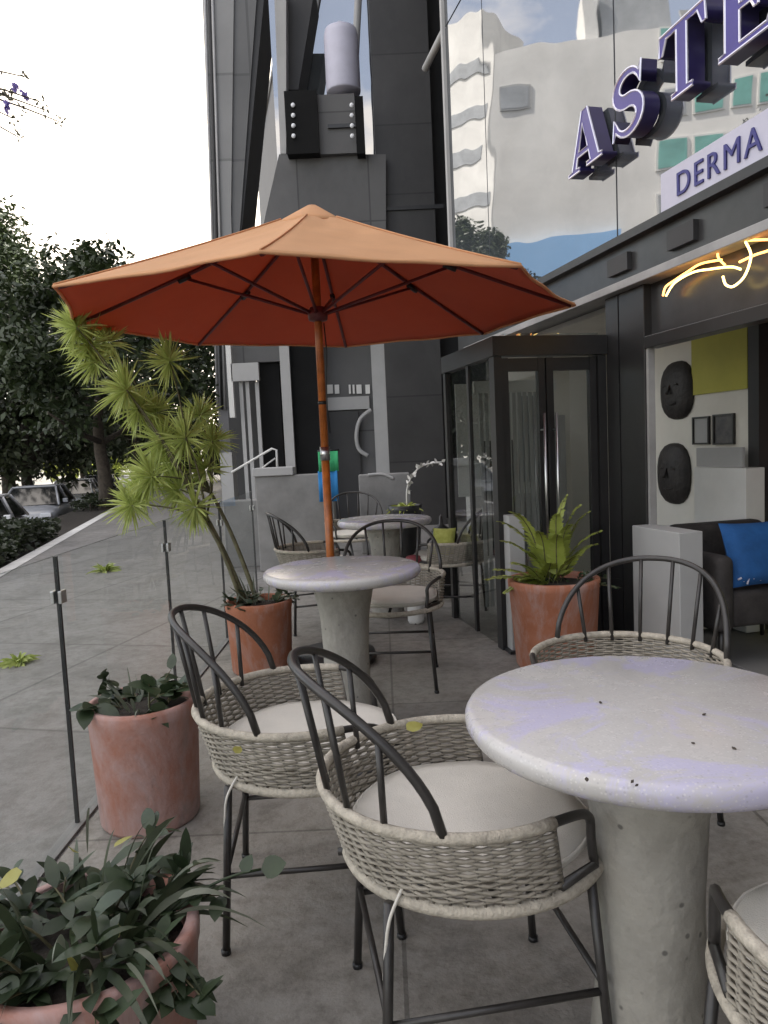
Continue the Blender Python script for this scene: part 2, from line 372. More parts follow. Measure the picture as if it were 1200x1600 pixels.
dt = nt.nodes.new('ShaderNodeVectorMath'); dt.operation = 'DOT_PRODUCT'; dt.inputs[1].default_value = Vector((-.10, .95, .30)).normalized()
nt.links.new(tcw.outputs['Generated'], dt.inputs[0])
mrw = nt.nodes.new('ShaderNodeMapRange'); mrw.inputs['From Min'].default_value = .88; mrw.inputs['From Max'].default_value = .96; mrw.interpolation_type = 'SMOOTHSTEP'
nt.links.new(dt.outputs['Value'], mrw.inputs['Value'])
mxx = nt.nodes.new('ShaderNodeMath'); mxx.operation = 'MAXIMUM'
mxw = nt.nodes.new('ShaderNodeMixRGB'); mxw.inputs[2].default_value = (10.2, 9.0, 7.5, 1)
nt.links.new(rpw.outputs['Color'], mxx.inputs[0]); nt.links.new(mrw.outputs['Result'], mxx.inputs[1]); nt.links.new(mxx.outputs[0], mxw.inputs['Fac']); nt.links.new(sky.outputs['Color'], mxw.inputs[1]); nt.links.new(mxw.outputs[0], bg.inputs['Color'])
bg.inputs['Strength'].default_value = .12
sl = bpy.data.lights.new('sun', 'SUN'); sl.energy = 4.0; sl.angle = R(.5); sl.color = (1, .95, .87)
so = bpy.data.objects.new('sun', sl); COL.objects.link(so)
sd = Vector((math.sin(SUN_AZ)*math.cos(SUN_EL), math.cos(SUN_AZ)*math.cos(SUN_EL), math.sin(SUN_EL)))
so.rotation_euler = sd.to_track_quat('Z', 'Y').to_euler()
C.view_settings.view_transform = 'Standard'; C.view_settings.look = 'None'; C.view_settings.gamma = 1
C.view_settings.exposure = 1.76
C.cycles.max_bounces = 8; C.cycles.transparent_max_bounces = 16
C.cycles.use_denoising = True
C.cycles.sample_clamp_indirect = 6

# ------------------------------------------------------------------ ground, pavement, road
g = MB(); g.add([(-900, -900, -1.2), (900, -900, -1.2), (900, 900, -1.2), (-900, 900, -1.2)], [(0, 1, 2, 3)])
tag(g.build('ground', MT['ground']), kind='structure')
def fbox(mb, s0, s1, o0, o1, z0, z1):
    p = [fw(s0, o0, z0), fw(s1, o0, z0), fw(s1, o1, z0), fw(s0, o1, z0)]
    mb.prism(p, (0, 0, z1-z0)); return mb
tag(fbox(MB(), -12, 90, -.3, 5.05, -1.1, 0).build('pavement', MT['walk']), kind='structure')
t = MB(); t.prism([(-1.10, -1.5, .002), (2.75, -1.5, .002), tuple(fw(7.5, -.05, .002)), (-1.10, 7.4, .002)], (0, 0, .004))
tag(t.build('terrace_floor', MT['floor']), kind='structure')
tag(fbox(MB(), -20, 160, 6.5, 15, -1.1, -.8).build('road', MT['road']), kind='structure')
tag(fbox(MB(), -12, 90, 4.86, 5.048, .0015, .006).build('pavement_edge', MT['kerb']), kind='structure')
tag(fbox(MB(), -20, 160, 5.06, 6.2, -1.1, -.06).build('planting_strip', MT['soil']), kind='structure')
tag(fbox(MB(), -20, 160, 6.21, 6.49, -1.1, -.66).build('kerb', MT['kerb']), kind='structure')
tag(fbox(MB(), -20, 160, 15.01, 18.5, -1.1, -.65).build('pavement_opposite', MT['walk']), kind='structure')
tag(fbox(MB(), -12, 30, -6, -.31, -1.0, .004).build('interior_floor', MT['infloor']), kind='structure')

def sm_pts(pts, n=6):
    out = []
    P = [Vector(p) for p in pts]
    for i in range(len(P)-1):
        p0, p1, p2, p3 = P[max(i-1, 0)], P[i], P[i+1], P[min(i+2, len(P)-1)]
        for k in range(n):
            t_ = k/n; out.append(.5*((2*p1)+(p2-p0)*t_+(2*p0-5*p1+4*p2-p3)*t_*t_+(3*p1-p0-3*p2+p3)*t_**3))
    out.append(P[-1]); return out
# ------------------------------------------------------------------ chairs
CR, ZR, ZM, ZA = .284, .432, .584, .850
FOOT = R(71); BAND = R(113); LOOP = R(136)
def cp(phi, r, z):
    h = max(0, (z-ZR)/(ZM-ZR)); h2 = min(h, 1); h3 = max(0, h-1)
    r = r-.012+.018*h2
    return Vector((r*math.sin(phi), -r*math.cos(phi)+.018-.030*h2-.020*h3*max(0, math.cos(phi)), z))
def hoopz(phi):
    q = min(1, abs(phi)/FOOT)
    return ZM + (ZA-ZM)*(max(0, 1-q**2.3))**.62
def make_chair():
    ch = empty('wicker_chair')
    n = 64
    m = MB(); m.tube([cp(2*math.pi*i/n, CR, ZR) for i in range(n)], .0135, 8, closed=True)
    m.build('seat_ring', MT['rope'], ch)
    # woven band
    m = MB(); st = 34; rows = 17
    for j in range(rows):
        z = ZR+.020+(ZM-ZR-.034)*j/(rows-1); pts = []
        for i in range(2*st+1):
            ph = -BAND + 2*BAND*i/(2*st)
            off = (0, 1, 0, -1)[(i + 2*(j % 2)) % 4]*.0050
            pts.append(cp(ph, CR+off, z+random.uniform(-.0008, .0008)))
        m.tube(pts, .0043, 5, flat=.8)
    band = m.build('woven_band', MT['wicker'], ch)
    m = MB()
    for i in range(st+1):
        ph = -BAND+2*BAND*i/st
        m.tube([cp(ph, CR, ZR), cp(ph, CR, ZM)], .0032, 5)
    m.build('stakes', MT['stake'], band)
    m = MB(); k = 40
    m.tube([cp(-BAND+2*BAND*i/k, CR, ZM) for i in range(k+1)], .0115, 8)
    m.build('top_rail', MT['rope'], ch)
    for s in (-1, 1):
        m = MB(); pts = [cp(s*(BAND-.02), CR, ZM+.002)]
        for i in range(9):
            a = i/8; ph = BAND+(LOOP-BAND)*math.sin(a*math.pi/2)**.8 if a < 1 else LOOP
            pts.append(cp(s*ph, CR, ZM - .02*a - .03*a*a))
        for i in range(1, 7):
            a = i/6; pts.append(cp(s*(LOOP-.02*math.sin(a*math.pi)), CR, ZM-.05-(ZM-.05-ZR-.012)*a))
        pts.append(cp(s*(BAND-.02), CR, ZR+.020))
        m.tube(pts, .0095, 8); m.build('arm_loop', MT['tube'], ch)
    # bent back hoop and spindles
    m = MB(); k = 48; pts = []
    for i in range(k+1):
        u = -1+2*i/k; ph = FOOT*math.copysign(abs(u)**.82, u)
        pts.append(cp(ph, CR+.012*(hoopz(ph)-ZM)/(ZA-ZM), hoopz(ph)))
    m.tube(pts, .0098, 8); m.build('back_hoop', MT['tube'], ch)
    for q in (-.80, -.48, -.16, .16, .48, .80):
        ph = FOOT*q*.92
        m = MB(); top = cp(ph, CR+.010, hoopz(ph)-.002); bot = cp(ph*.90, CR-.004, ZM-.02)
        m.tube([top, bot], .0068, 7); m.build('spindle', MT['tube'], ch)
    lg = {}
    for sx in (-1, 1):
        for sy in (-1, 1):
            a = Vector((sx*CR*.70, sy*CR*.70, ZR)); b = Vector((sx*CR*.80, sy*CR*.80, 0.0))
            lg[sx, sy] = (a, b)
            m = MB(); m.tube([a, b], [.0105, .0100], 8); l = m.build('leg', MT['tube'], ch)
            m = MB(); m.tube([b+Vector((0, 0, .012)), b], .0125, 8); m.build('foot_cap', MT['black'], l)
    def on(k, z): a, b = lg[k]; return a.lerp(b, (ZR-z)/ZR)
    for (p, q, z) in (((-1, -1), (-1, 1), .20), ((1, -1), (1, 1), .20), ((-1, -1), (1, -1), .215), ((-1, 1), (1, 1), .215)):
        m = MB(); m.tube([on(p, z), on(q, z)], .0075, 7); m.build('stretcher', MT['tube'], ch)
    m = MB(); m.tube([(-CR*.97, 0, ZR), (CR*.97, 0, ZR)], .009, 6); m.tube([(0, -CR*.97, ZR-.001), (0, CR*.97, ZR-.001)], .008, 6)
    m.build('seat_support', MT['tube'], ch)
    # cushion: soft rounded square disc
    m = MB(); n = 56; prof = [(0.02, .004), (.80, .004), (.95, .012), (1.0, .026), (.975, .042), (.80, .050), (.5, .054), (.02, .053)]
    vs = []
    for (rr, z) in prof:
        for i in range(n):
            a = 2*math.pi*i/n; e = 3.0
            q = 1/((abs(math.cos(a))**e+abs(math.sin(a))**e)**(1/e))
            r0 = min(.246*q, .256)*rr
            vs.append((r0*math.cos(a), r0*math.sin(a)+.012, ZR+.014+z+.003*math.sin(3*a+rr*4)*rr))
    m.add(vs, [(i*n+k, i*n+(k+1) % n, (i+1)*n+(k+1) % n, (i+1)*n+k) for i in range(len(prof)-1) for k in range(n)]+[tuple(range(n))[::-1], tuple(range((len(prof)-1)*n, len(prof)*n))], True)
    cu_ = m.build('cushion', MT['cushion'], ch)
    m = MB(); pp = []
    for i in range(n):
        a = 2*math.pi*i/n; q = 1/((abs(math.cos(a))**3+abs(math.sin(a))**3)**(1/3)); r0 = min(.246*q, .256)*.995
        pp.append((r0*math.cos(a), r0*math.sin(a)+.012, ZR+.014+.036+.003*math.sin(3*a+4)))
    m.tube(pp, .0042, 6, closed=True); m.build('piping', MT['cushion'], cu_)
    m = MB(); m.tube(sm_pts([(.20, -.17, ZR+.03), (.215, -.20, ZR-.02), (.21, -.21, ZR-.08), (.20, -.215, ZR-.15)]), .0035, 5); m.build('cushion_tie', MT['cushion'], cu_)
    reg(ch)
    return ch
chairs = [
    ((.142, 1.537), 1.418, 'front wicker chair tucked under the near table, yellow leaf on its far rail'),
    ((-.247, 2.041), 1.499, 'wicker chair with pale cushion beside the stained terracotta pot, behind the front chair'),
    ((.735, 2.27), R(217), 'wicker chair whose hoop rises behind the near table, by the big planter'),
    ((.755, 1.0), R(-20), 'wicker chair cut off at the bottom right corner, under the near table edge'),
    ((-.50, 5.35), 1.30, 'small far wicker chair left of the farthest table, just left of the umbrella pole'),
    ((-.28, 7.1), R(175), 'farthest wicker chair, only its hoop showing behind the farthest table'),
    ((.47, 5.42), R(-75), 'far wicker chair right of the farthest table holding a yellow green cushion'),
    ((.02, 3.98), R(184), 'wicker chair right of the umbrella pole, its cushion seen under the middle table'),
]
proto = make_chair()
for i, ((x, y), th, lab) in enumerate(chairs):
    c = proto if i == 0 else copy_tree(proto)
    c.location = (x, y, .006); c.rotation_euler = (0, 0, -th)
    tag(c, lab, 'chair', 'woven terrace chairs round the stone tables')
# cushion tie hanging off the front chair
# ------------------------------------------------------------------ tables
TZ, TR = .745, .358
def make_table():
    t = empty('stone_table')
    m = MB(); prof = [(.02, -.052), (TR-.03, -.052), (TR-.010, -.045), (TR, -.030), (TR, -.014), (TR-.006, -.004), (TR-.016, 0), (.02, 0)]
    m.lathe(prof, 72, (0, 0, TZ)); m.build('table_top', MT['table'], t)
    m = MB(); prof = [(.120, 0), (.124, .02), (.108, .18), (.104, .36), (.114, .53), (.134, .63), (.150, .693)]
    m.lathe(prof, 40, wob=.01); m.build('pedestal', MT['pedestal'], t)
    reg(t); return t
tp = make_table()
for i, ((x, y), sc, lab) in enumerate([
        ((.502, 1.425), 1.0, 'large near round stone table filling the right foreground, dark crumbs on its top'),
        ((-.203, 3.345), 1.0, 'middle round stone table standing in front of the umbrella pole'),
        ((0.0, 5.6), 1.0, 'farthest small looking round stone table, right of the umbrella pole')]):
    t = tp if i == 0 else copy_tree(tp)
    t.location = (x, y, .006); t.rotation_euler = (0, 0, i*1.3); tag(t, lab, 'table', 'round stone terrace tables')
for k, (px_, py_, L) in enumerate([(938, 1098, .011), (1100, 1117, .010), (1147, 1170, .010), (917, 1219, .013), (988, 1222, .010), (995, 1228, .007), (1083, 1162, .006)]):
    p = atZ(px_, py_, TZ+.007); m = MB()
    a = random.uniform(0, 6.28); d = Vector((math.cos(a), math.sin(a), 0)); n2 = Vector((-d.y, d.x, 0))
    m.prism([d*L*.5, n2*L*.25+d*.1*L, -d*L*.5, -n2*L*.22], (0, 0, .0025))
    o = m.build('leaf_crumb', MT['bark']); o.location = p
    tag(o, 'tiny dark crumb of dry leaf lying on the near stone table top', 'crumb', 'dark crumbs on the near table')

# ------------------------------------------------------------------ umbrella
UX, UY = -.335, 4.42; UR, UZ, UT0 = 1.487, 2.075, -.065; UH = .60
u = empty('patio_umbrella', (UX, UY, .006), 0, 'large terracotta orange octagonal umbrella on a varnished wooden pole behind the middle table', 'umbrella')
def rib(k, t):       # canopy surface along rib k, t 0 centre .. 1 tip
    a = UT0+k*math.pi/4; r = UR*t
    return Vector((r*math.cos(a), r*math.sin(a), UZ+UH*(1-t)**1.0*(1-.10*t) + (.012*r*math.sin(a)) - .017*r*math.cos(a)))
m = MB(); NS, NT = 12, 22; vs = []; fs = []
for i in range(NT+1):
    t_ = .03+.97*i/NT
    for k in range(8):
        p, q = rib(k, t_), rib(k+1, t_)
        for j in range(NS):
            f_ = j/NS; pt = p.lerp(q, f_); sag = 4*f_*(1-f_)
            pt += Vector((-pt.x, -pt.y, 0))*(.022*sag*t_) + Vector((0, 0, -.014*sag*math.sin(math.pi*t_)+.0035*sag*math.sin(k*2.3+j*1.1+t_*17)+.003*sag*math.sin(t_*31+k*1.7)*math.sin(j*.9)))
            vs.append(pt)
W_ = 8*NS
for i in range(NT):
    for k in range(W_): fs.append((i*W_+k, (i+1)*W_+k, (i+1)*W_+(k+1) % W_, i*W_+(k+1) % W_))
m.add(vs, fs, True); can = m.build('canopy', MT['canvas'], u)
sm = can.modifiers.new('cloth', 'SOLIDIFY'); sm.thickness = .003; sm.offset = -1; can.data.materials.append(MT['shaded_underside']); sm.material_offset = 1; sm.material_offset_rim = 0
# hem
m = MB(); hp = [Vector(vs[NT*W_+k])+Vector((0, 0, -.006)) for k in range(W_)]
m.tube(hp, .008, 6, closed=True); m.build('hem', MT['canvas'], can)
for k in range(8):
    m = MB(); m.tube([rib(k, .15+.85*i/8)+Vector((0, 0, .0035)) for i in range(9)], .0045, 5); m.build('seam', MT['canvas'], can)
# vent cap
m = MB(); vv = []; ff = []
for i in range(4):
    t_ = [.02, .07, .12, .17][i]
    for k in range(8): vv.append(rib(k, t_)+Vector((0, 0, .030-.012*i)))
for i in range(3):
    for k in range(8): ff.append((i*8+k, (i+1)*8+k, (i+1)*8+(k+1) % 8, i*8+(k+1) % 8))
m.add(vv, ff, True); vc = m.build('vent_cap', MT['canvas'], u); vc.modifiers.new('cloth', 'SOLIDIFY').thickness = .003
m = MB(); m.tube([(0, 0, .05), (0, 0, 1.30)], .0245, 12); m.build('pole', MT['wood'], u)
m = MB(); m.tube([(0, 0, 1.30), (0, 0, UZ+UH-.01)], .0235, 12); m.build('upper_pole', MT['wood'], u)
m = MB(); m.tube([(0, 0, 1.22), (0, 0, 1.30)], .030, 12); m.build('pole_joint', MT['steel'], u)
m = MB(); m.tube([(0, 0, 1.55), (0, 0, 1.57)], .027, 12); m.build('pole_ring', MT['black'], u)
m = MB(); m.lathe([(.015, 0), (.055, .01), (.06, .05), (.045, .085), (.02, .09)], 16, (0, 0, 2.03)); m.build('slider_hub', MT['darkred'], u)
m = MB(); m.lathe([(.02, 0), (.05, .005), (.05, .05), (.02, .06)], 16, (0, 0, UZ+UH-.12)); m.build('top_hub', MT['darkred'], u)
for k in range(8):
    m = MB(); m.tube([rib(k, .03)+Vector((0, 0, -.03)), rib(k, .5)+Vector((0, 0, -.020)), rib(k, .985)+Vector((0, 0, -.016))], .0115, 6); rb = m.build('rib', MT['darkred'], u)
    m = MB(); a = UT0+k*math.pi/4; hub = Vector((.05*math.cos(a), .05*math.sin(a), 2.08))
    m.tube([hub, rib(k, .52)+Vector((0, 0, -.035))], .0095, 6); m.build('strut', MT['darkred'], rb)
    m = MB(); m.tube([rib(k, .50)+Vector((0, 0, -.033)), rib(k, .55)+Vector((0, 0, -.033))], .017, 6); m.build('rib_bracket', MT['black'], rb)
m = MB(); m.lathe([(.24, 0), (.25, .02), (.24, .06), (.06, .075), (.045, .10), (.032, .30), (.032, .32)], 32); m.build('base', MT['black'], u)
m = MB(); cordp = [Vector((.035, -.028, 2.02-.16*i))+Vector((.008*math.sin(i*1.7), 0, 0)) for i in range(5)]
m.tube(cordp, .004, 5); m.build('pull_cord', MT['black'], u)

# ------------------------------------------------------------------ terracotta pots and plants
def make_pot(name, x, y, r, h, lab, rb=.86, grp='terracotta plant pots', ma='terra'):
    t = empty(name, (x, y, .006), random.uniform(0, 6), lab, 'plant pot', grp)
    m = MB(); m.lathe([(r*.3, 0), (r*rb, 0), (r*rb+.008, .015), (r*.985, h-.05), (r*1.0, h-.045), (r*1.01, h-.012), (r*.995, h), (r*.90, h), (r*.88, h-.03), (r*.86, h-.06), (r*.3, h-.06)], 56, wob=.004)
    m.build('pot_body', MT[ma], t)
    m = MB(); m.lathe([(r*.2, h-.058), (r*.855, h-.056), (r*.80, h-.035), (r*.4, h-.02), (.01, h-.018)], 32, wob=.02); m.build('soil', MT['soil'], t)
    return t
P1 = (-.885, 2.56); P2 = (-.765, 4.31); P3 = (-.640, 1.40); PR = (.945, 4.15)
make_pot('terracotta_pot', *P1, .190, .43, 'near terracotta pot with chalky stains beside the left glass railing, left of the second chair', ma='terra2')
make_pot('terracotta_pot', *P2, .195, .42, 'terracotta pot standing left of the middle table, in front of the spiky plant')
make_pot('terracotta_pot', *P3, .225, .345, 'terracotta pot cut off in the bottom left corner, full of dark leaves', ma='terra2')
make_pot('terracotta_pot', *PR, .255, .50, 'big orange terracotta planter with a fern by the shop door', .84)

def rdir(el0, el1, az=None):
    a = random.uniform(0, 2*math.pi) if az is None else az
    e = R(random.uniform(el0, el1)); return Vector((math.cos(a)*math.cos(e), math.sin(a)*math.cos(e), math.sin(e)))
def arc(p, d, L, droop, n=6):
    pts = []; p = Vector(p); d = Vector(d)
    for i in range(n+1):
        t = i/n; pts.append(p+d*(L*t)+Vector((0, 0, -droop*L*t*t)))
    return pts
# pot 1: dark broad leaved plant on thin stems
def broad_plant(name, base, rad, nst, Lr, leafL, leafW, ma, lab, cat='plant', el=(25, 80), perst=7, droop=.35, extra=None):
    t = empty(name, base, 0, lab, cat)
    st = MB(); lf = MB()
    for i in range(nst):
        a = random.uniform(0, 6.28); r = rad*math.sqrt(random.random())
        p = Vector((r*math.cos(a), r*math.sin(a), -.015)); d = rdir(*el, az=a+random.uniform(-.7, .7)); L = random.uniform(*Lr)
        pts = arc(p, d, L, droop); st.tube(pts, [.004*(1-.12*k) for k in range(len(pts))], 5)
        for j in range(perst):
            tt = random.uniform(.35, 1.0) if j else 1.0
            q = pts[min(len(pts)-1, int(tt*(len(pts)-1)))]
            dd = rdir(-25, 50); lf.leaf(q, dd+d*.5, leafL*random.uniform(.6, 1.2), leafW*random.uniform(.7, 1.2), nrm=Vector((random.uniform(-.5, .5), random.uniform(-.5, .5), 1)), droop=random.uniform(.1, .5), seg=5)
    st.build('stem', MT['stem'], t); lf.build('foliage', MT[ma], t)
    return t
broad_plant('leafy_plant', (P1[0]+.0, P1[1], .43-.02), .11, 16, (.10, .26), .085, .05, 'potleaf', 'dark broad leaved plant in the near stained terracotta pot', perst=7, el=(15, 75))
broad_plant('leafy_plant', (P2[0], P2[1], .41-.02), .13, 18, (.08, .22), .075, .035, 'potleaf', 'low dark plant in the terracotta pot left of the middle table', perst=6, el=(20, 80))
b3 = broad_plant('leafy_plant', (P3[0], P3[1], .325), .15, 42, (.08, .28), .085, .032, 'potleaf', 'dense dark plant spilling out of the pot in the bottom left corner', perst=9, el=(5, 80), droop=.4)
m = MB()
for i in range(46):
    a = random.uniform(0, 6.28); p = Vector((.10*math.cos(a), .10*math.sin(a), 0)); d = rdir(30, 80, a+random.uniform(-.4, .4)); L = random.uniform(.16, .36)
    m.leaf(p, d, L, random.uniform(.010, .024), droop=random.uniform(.3, .8), seg=7)
m.build('strap_leaves', MT['potleaf3'], b3)
m = MB()
for i in range(14):
    a = random.uniform(0, 6.28); d = rdir(10, 70, a); m.leaf(Vector((.12*math.cos(a), .12*math.sin(a), .03))+d*.08, d, random.uniform(.10, .26), .014, droop=.6, seg=7)
m.build('dry_leaves', MT['potleaf2'], b3)
m = MB()
for i in range(5):
    a = random.uniform(0, 6.28); d = rdir(20, 70, a); m.leaf(d*random.uniform(.12, .25), rdir(-20, 30, a), .05, .03, droop=.3, seg=5)
m.build('yellow_leaves', MT['dryleaf'], b3)
m = MB(); sp = arc((.12, .02, 0), Vector((.75, .25, .62)), .30, .35); m.tube(sp, .003, 5)
m.leaf(sp[-1], (1, .1, .15), .055, .05, nrm=(0, -.6, .8), seg=5); m.leaf(sp[-2], (.4, .5, .6), .04, .03, nrm=(0, -.6, .8), seg=5)
m.build('twig', MT['potleaf'], b3)
m = MB()
for i in range(20):
    a = random.uniform(0, 6.28); p = Vector((.08*math.cos(a), .08*math.sin(a), 0)); d = rdir(35, 80, a); m.leaf(p, d, random.uniform(.10, .2), .012, droop=random.uniform(.2, .6), seg=6)
b1 = [o for o in COL.objects if o.name == 'leafy_plant'][0]
m.build('strap_leaves', MT['potleaf2'], b1)
m = MB()
for i in range(12):
    a = random.uniform(0, 6.28); p = Vector((.06*math.cos(a), .06*math.sin(a), 0)); d = rdir(45, 85, a); m.leaf(p, d, random.uniform(.14, .26), .010, droop=random.uniform(.1, .5), seg=6)
m.build('strap_leaves', MT['potleaf2'], [o for o in COL.objects if o.name == 'leafy_plant.001'][0])

# spiky star-headed plant leaning over the railing
sp0 = Vector((P2[0]-.06, P2[1]+.06, .40))
spk = empty('spiky_plant', sp0, 0, 'tall yellow green plant with starburst heads of thin blades leaning over the glass railing', 'plant')
heads = [(332, 690, 4.6, .16), (255, 690, 4.4, .19), (222, 768, 4.5, .17), (282, 765, 4.4, .19), (216, 640, 4.45, .18), (312, 650, 4.7, .15), (140, 540, 4.45, .19), (120, 512, 4.35, .17), (150, 566, 4.5, .19), (198, 610, 4.3, .21), (265, 565, 4.25, .165), (246, 645, 4.55, .17), (290, 685, 4.35, .19), (268, 722, 4.55, .18), (238, 745, 4.3, .19), (206, 790, 4.25, .17), (305, 792, 4.3, .17), (322, 735, 4.5, .15), (170, 535, 4.7, .15)]
blades = MB(); stems = MB()
nodes = [atY(322, 815, 4.38)-sp0, atY(300, 770, 4.40)-sp0, atY(330, 770, 4.5)-sp0]
for nd in nodes:
    q0 = Vector((random.uniform(-.05, .05), random.uniform(-.04, .04), 0)); stems.tube([q0.lerp(nd, k/6)+Vector((0, 0, .05*math.sin(math.pi*k/6))) for k in range(7)], [.015-.0008*k for k in range(7)], 7)
for i, (hx, hy, hY, L) in enumerate(heads):
    c = atY(hx, hy, hY)-sp0; L *= 1.1
    p0 = nodes[i % 3]*1.0; mid = p0.lerp(c, .5)+Vector((.04, 0, .06)); pts = []
    for k in range(11):
        t_ = k/10; pts.append(p0*(1-t_)**2+mid*2*t_*(1-t_)+c*t_*t_)
    stems.tube(pts, [.0075-.0004*k for k in range(11)], 6)
    ax = (c-mid).normalized()
    nb = 140
    for k in range(nb):
        d = rdir(-90, 90)*1.0 + ax*.45
        d.normalize(); l = L*random.uniform(.6, 1.15)*(1-.25*max(0, -d.z))
        blades.leaf(c+d*.006, d, l, .0115, droop=random.uniform(.0, .28), seg=4)
stems.build('stem', MT['stem'], spk); blades.build('foliage', MT['spiky'], spk)

# fern in the big planter
fe0 = Vector((PR[0], PR[1], .46)); fe = empty('fern_plant', fe0, 0, 'bright yellow green fern with pointed fronds growing in the big orange planter', 'plant')
fr = MB(); fs_ = MB()
fr_t = [(800, 800), (885, 775), (905, 790), (862, 850), (775, 890), (812, 905), (938, 830), (905, 868), (840, 830), (870, 805), (785, 845), (850, 915), (790, 925), (930, 850), (820, 860), (872, 835), (800, 880), (760, 905), (830, 930), (890, 820), (920, 800), (860, 880), (780, 815)]
for (hx, hy) in fr_t:
    c = atY(hx, hy, PR[1]-.12+random.uniform(-.12, .12))-fe0
    p0 = Vector((random.uniform(-.06, .04), random.uniform(-.08, .05), -.02)); mid = Vector((c.x*.45, c.y*.4, max(c.z*.9, .10)))
    pts = []
    for k in range(15):
        t_ = k/14; pts.append(p0*(1-t_)**2+mid*2*t_*(1-t_)+c*t_*t_)
    fs_.tube(pts, .003, 5)
    for k in range(3, 15):
        t_ = k/14; tan = (pts[min(k+1, 14)]-pts[k-1]).normalized(); sd_ = tan.cross(Vector((0, 0, 1)))
        if sd_.length < .1: sd_ = Vector((1, 0, 0))
        sd_.normalize()
        for s in (-1, 1):
            for e in range(3):
                fr.leaf(pts[k].lerp(pts[k-1], e*.33), sd_*s+tan*.75+Vector((0, 0, random.uniform(-.1, .3))), .095*(1.05-t_*.8), .017, nrm=sd_.cross(tan)+Vector((random.uniform(-.4, .4),)*3), droop=.2, seg=4)
fs_.build('stem', MT['stem'], fe); fr.build('foliage', MT['fern'], fe)
dk = broad_plant('leafy_plant', (PR[0]+.10, PR[1]+.02, .46), .10, 16, (.08, .24), .06, .022, 'potleaf', 'dark wiry plant beside the fern in the big orange planter', perst=5, el=(20, 70))

# ------------------------------------------------------------------ glass railing
rl = empty('glass_railing', (-1.135, 0, 0), 0, 'frameless clear glass railing with black joints and steel clips along the terrace edge', 'railing')
posts = [-.04, 1.24, 2.52, 3.80, 5.08, 6.36]
ztop = .965
for i in range(5):
    m = MB(); m.box((-.006, posts[i]+.006, .012), (.006, posts[i+1]-.006, ztop)); m.build('glass_panel', MT['railglass'], rl)
for y in posts[1:]:
    m = MB(); m.box((-.0065, y-.0052, .012), (.0065, y+.0052, ztop-.002)); jt = m.build('joint_strip', MT['black'], rl)
    m = MB()
    m.box((-.020, y-.022, .800), (-.007, y+.022, .845)); m.box((.007, y-.022, .800), (.020, y+.022, .845)); m.build('clip', MT['steel'], rl, .003)
m = MB(); m.box((-.022, -.06, .002), (.022, 6.40, .011)); m.build('base_channel', MT['concrete'], rl)

# ------------------------------------------------------------------ shop building (right)
shop = empty('shop_building', F0, FROT, 'dark glazed shop front with mirrored upper glass facade on the right side', 'building')
def sb(s0, s1, o0, o1, z0, z1, mb=None): return (mb or MB()).box((s0, o0, z0), (s1, o1, z1))
BT = 24.0  # top out of view, raised so the shop shades terrace and street
seams = [-2.0, .6, 2.62, 4.615, 6.62, 7.56]
for i in range(len(seams)-1):
    m = sb(seams[i]+.008, seams[i+1]-.008, -.02, 0, 2.455, 5.2); sb(seams[i]+.008, seams[i+1]-.008, -.02, 0, 5.22, 9, m); sb(seams[i]+.008, seams[i+1]-.008, -.02, 0, 9.02, BT, m)
    m.build('glass_panel', MT['mirror'], shop)
m = MB()
for s in seams[:-1]: sb(s-.008, s+.008, -.03, -.004, 2.455, BT, m)
m.build('facade_joint', MT['black'], shop)
sb(7.55, 7.60, -.05, .03, 2.455, BT).build('corner_trim', MT['lightgrey'], shop)
# structure behind
m = MB(); sb(-14, 7.6, -7, -.06, 2.47, BT, m); m.build('upper_body', MT['darkgrey'], shop)
sb(7.61, 15.3, -20, -2.7, -1.1, BT).build('sun_gap_block', MT['darkgrey'], shop)  # added hidden mass closing the gap that let a sun streak through
sb(-6, 7.56, -.25, .035, 2.405, 2.452).build('sign_sill', MT['black'], shop)
sb(-6, 7.56, -.30, -.02, 2.185, 2.404).build('fascia', MT['fascia'], shop)
sb(-6, 7.2, -.10, .06, 2.135, 2.182).build('ledge', MT['ledge'], shop, .004)
# things on the fascia: conduits
m = MB()
for s in (3.2, 3.9, 4.5): sb(s, s+.22, -.018, .012, 2.25, 2.35).build('fascia_plate', MT['darkgrey'], shop)
sb(-6, 4.36, -.07, -.05, 1.845, 2.134).build('transom_glass', MT['fascia'], shop)
sb(-6, 4.36, -.09, .0, 1.775, 1.843).build('lintel', MT['frame'], shop, .003)
sb(4.36, 4.62, -.055, .0, .0, 2.134).build('black_column', MT['frame'], shop, .004)
sb(4.335, 4.358, -.05, -.01, .0, 1.774).build('window_jamb', MT['ledge'], shop)
zp = fpx(1000, 823, .09).z
sb(3.93, fpx(988, 850, .09).x, -.05, .09, .012, zp).build('low_pier', MT['lightgrey'], shop, .004)
m = MB(); sb(-6, .8, -.16, -.02, 0, 1.77, m); m.build('side_wall', MT['frame'], shop)
# interior
m = MB(); sb(-6, 6.8, -3.2, -3.0, .01, 2.47, m); m.build('back_wall', MT['inwall'], shop)
m = MB(); sb(-6, 6.79, -2.99, -.31, 2.15, 2.46, m); m.build('ceiling', MT['inwall'], shop)
m = MB(); sb(6.81, 6.95, -3.2, -.17, .01, 2.46, m); m.build('end_wall', MT['inwall'], shop)
def panel(name, x0, y0, x1, y1, o, th, ma, parent=None, bev=0):
    a, b = fpx(x0, y1, o), fpx(x1, y0, o); q0, q1 = fpx(x0, y0, o), fpx(x1, y1, o)
    s0, s1 = sorted((a.x, b.x)); z0, z1 = (a.z+q1.z)/2, (b.z+q0.z)/2
    return sb(s0, s1, o-th, o, z0, z1).build(name, ma, parent or shop, bev)
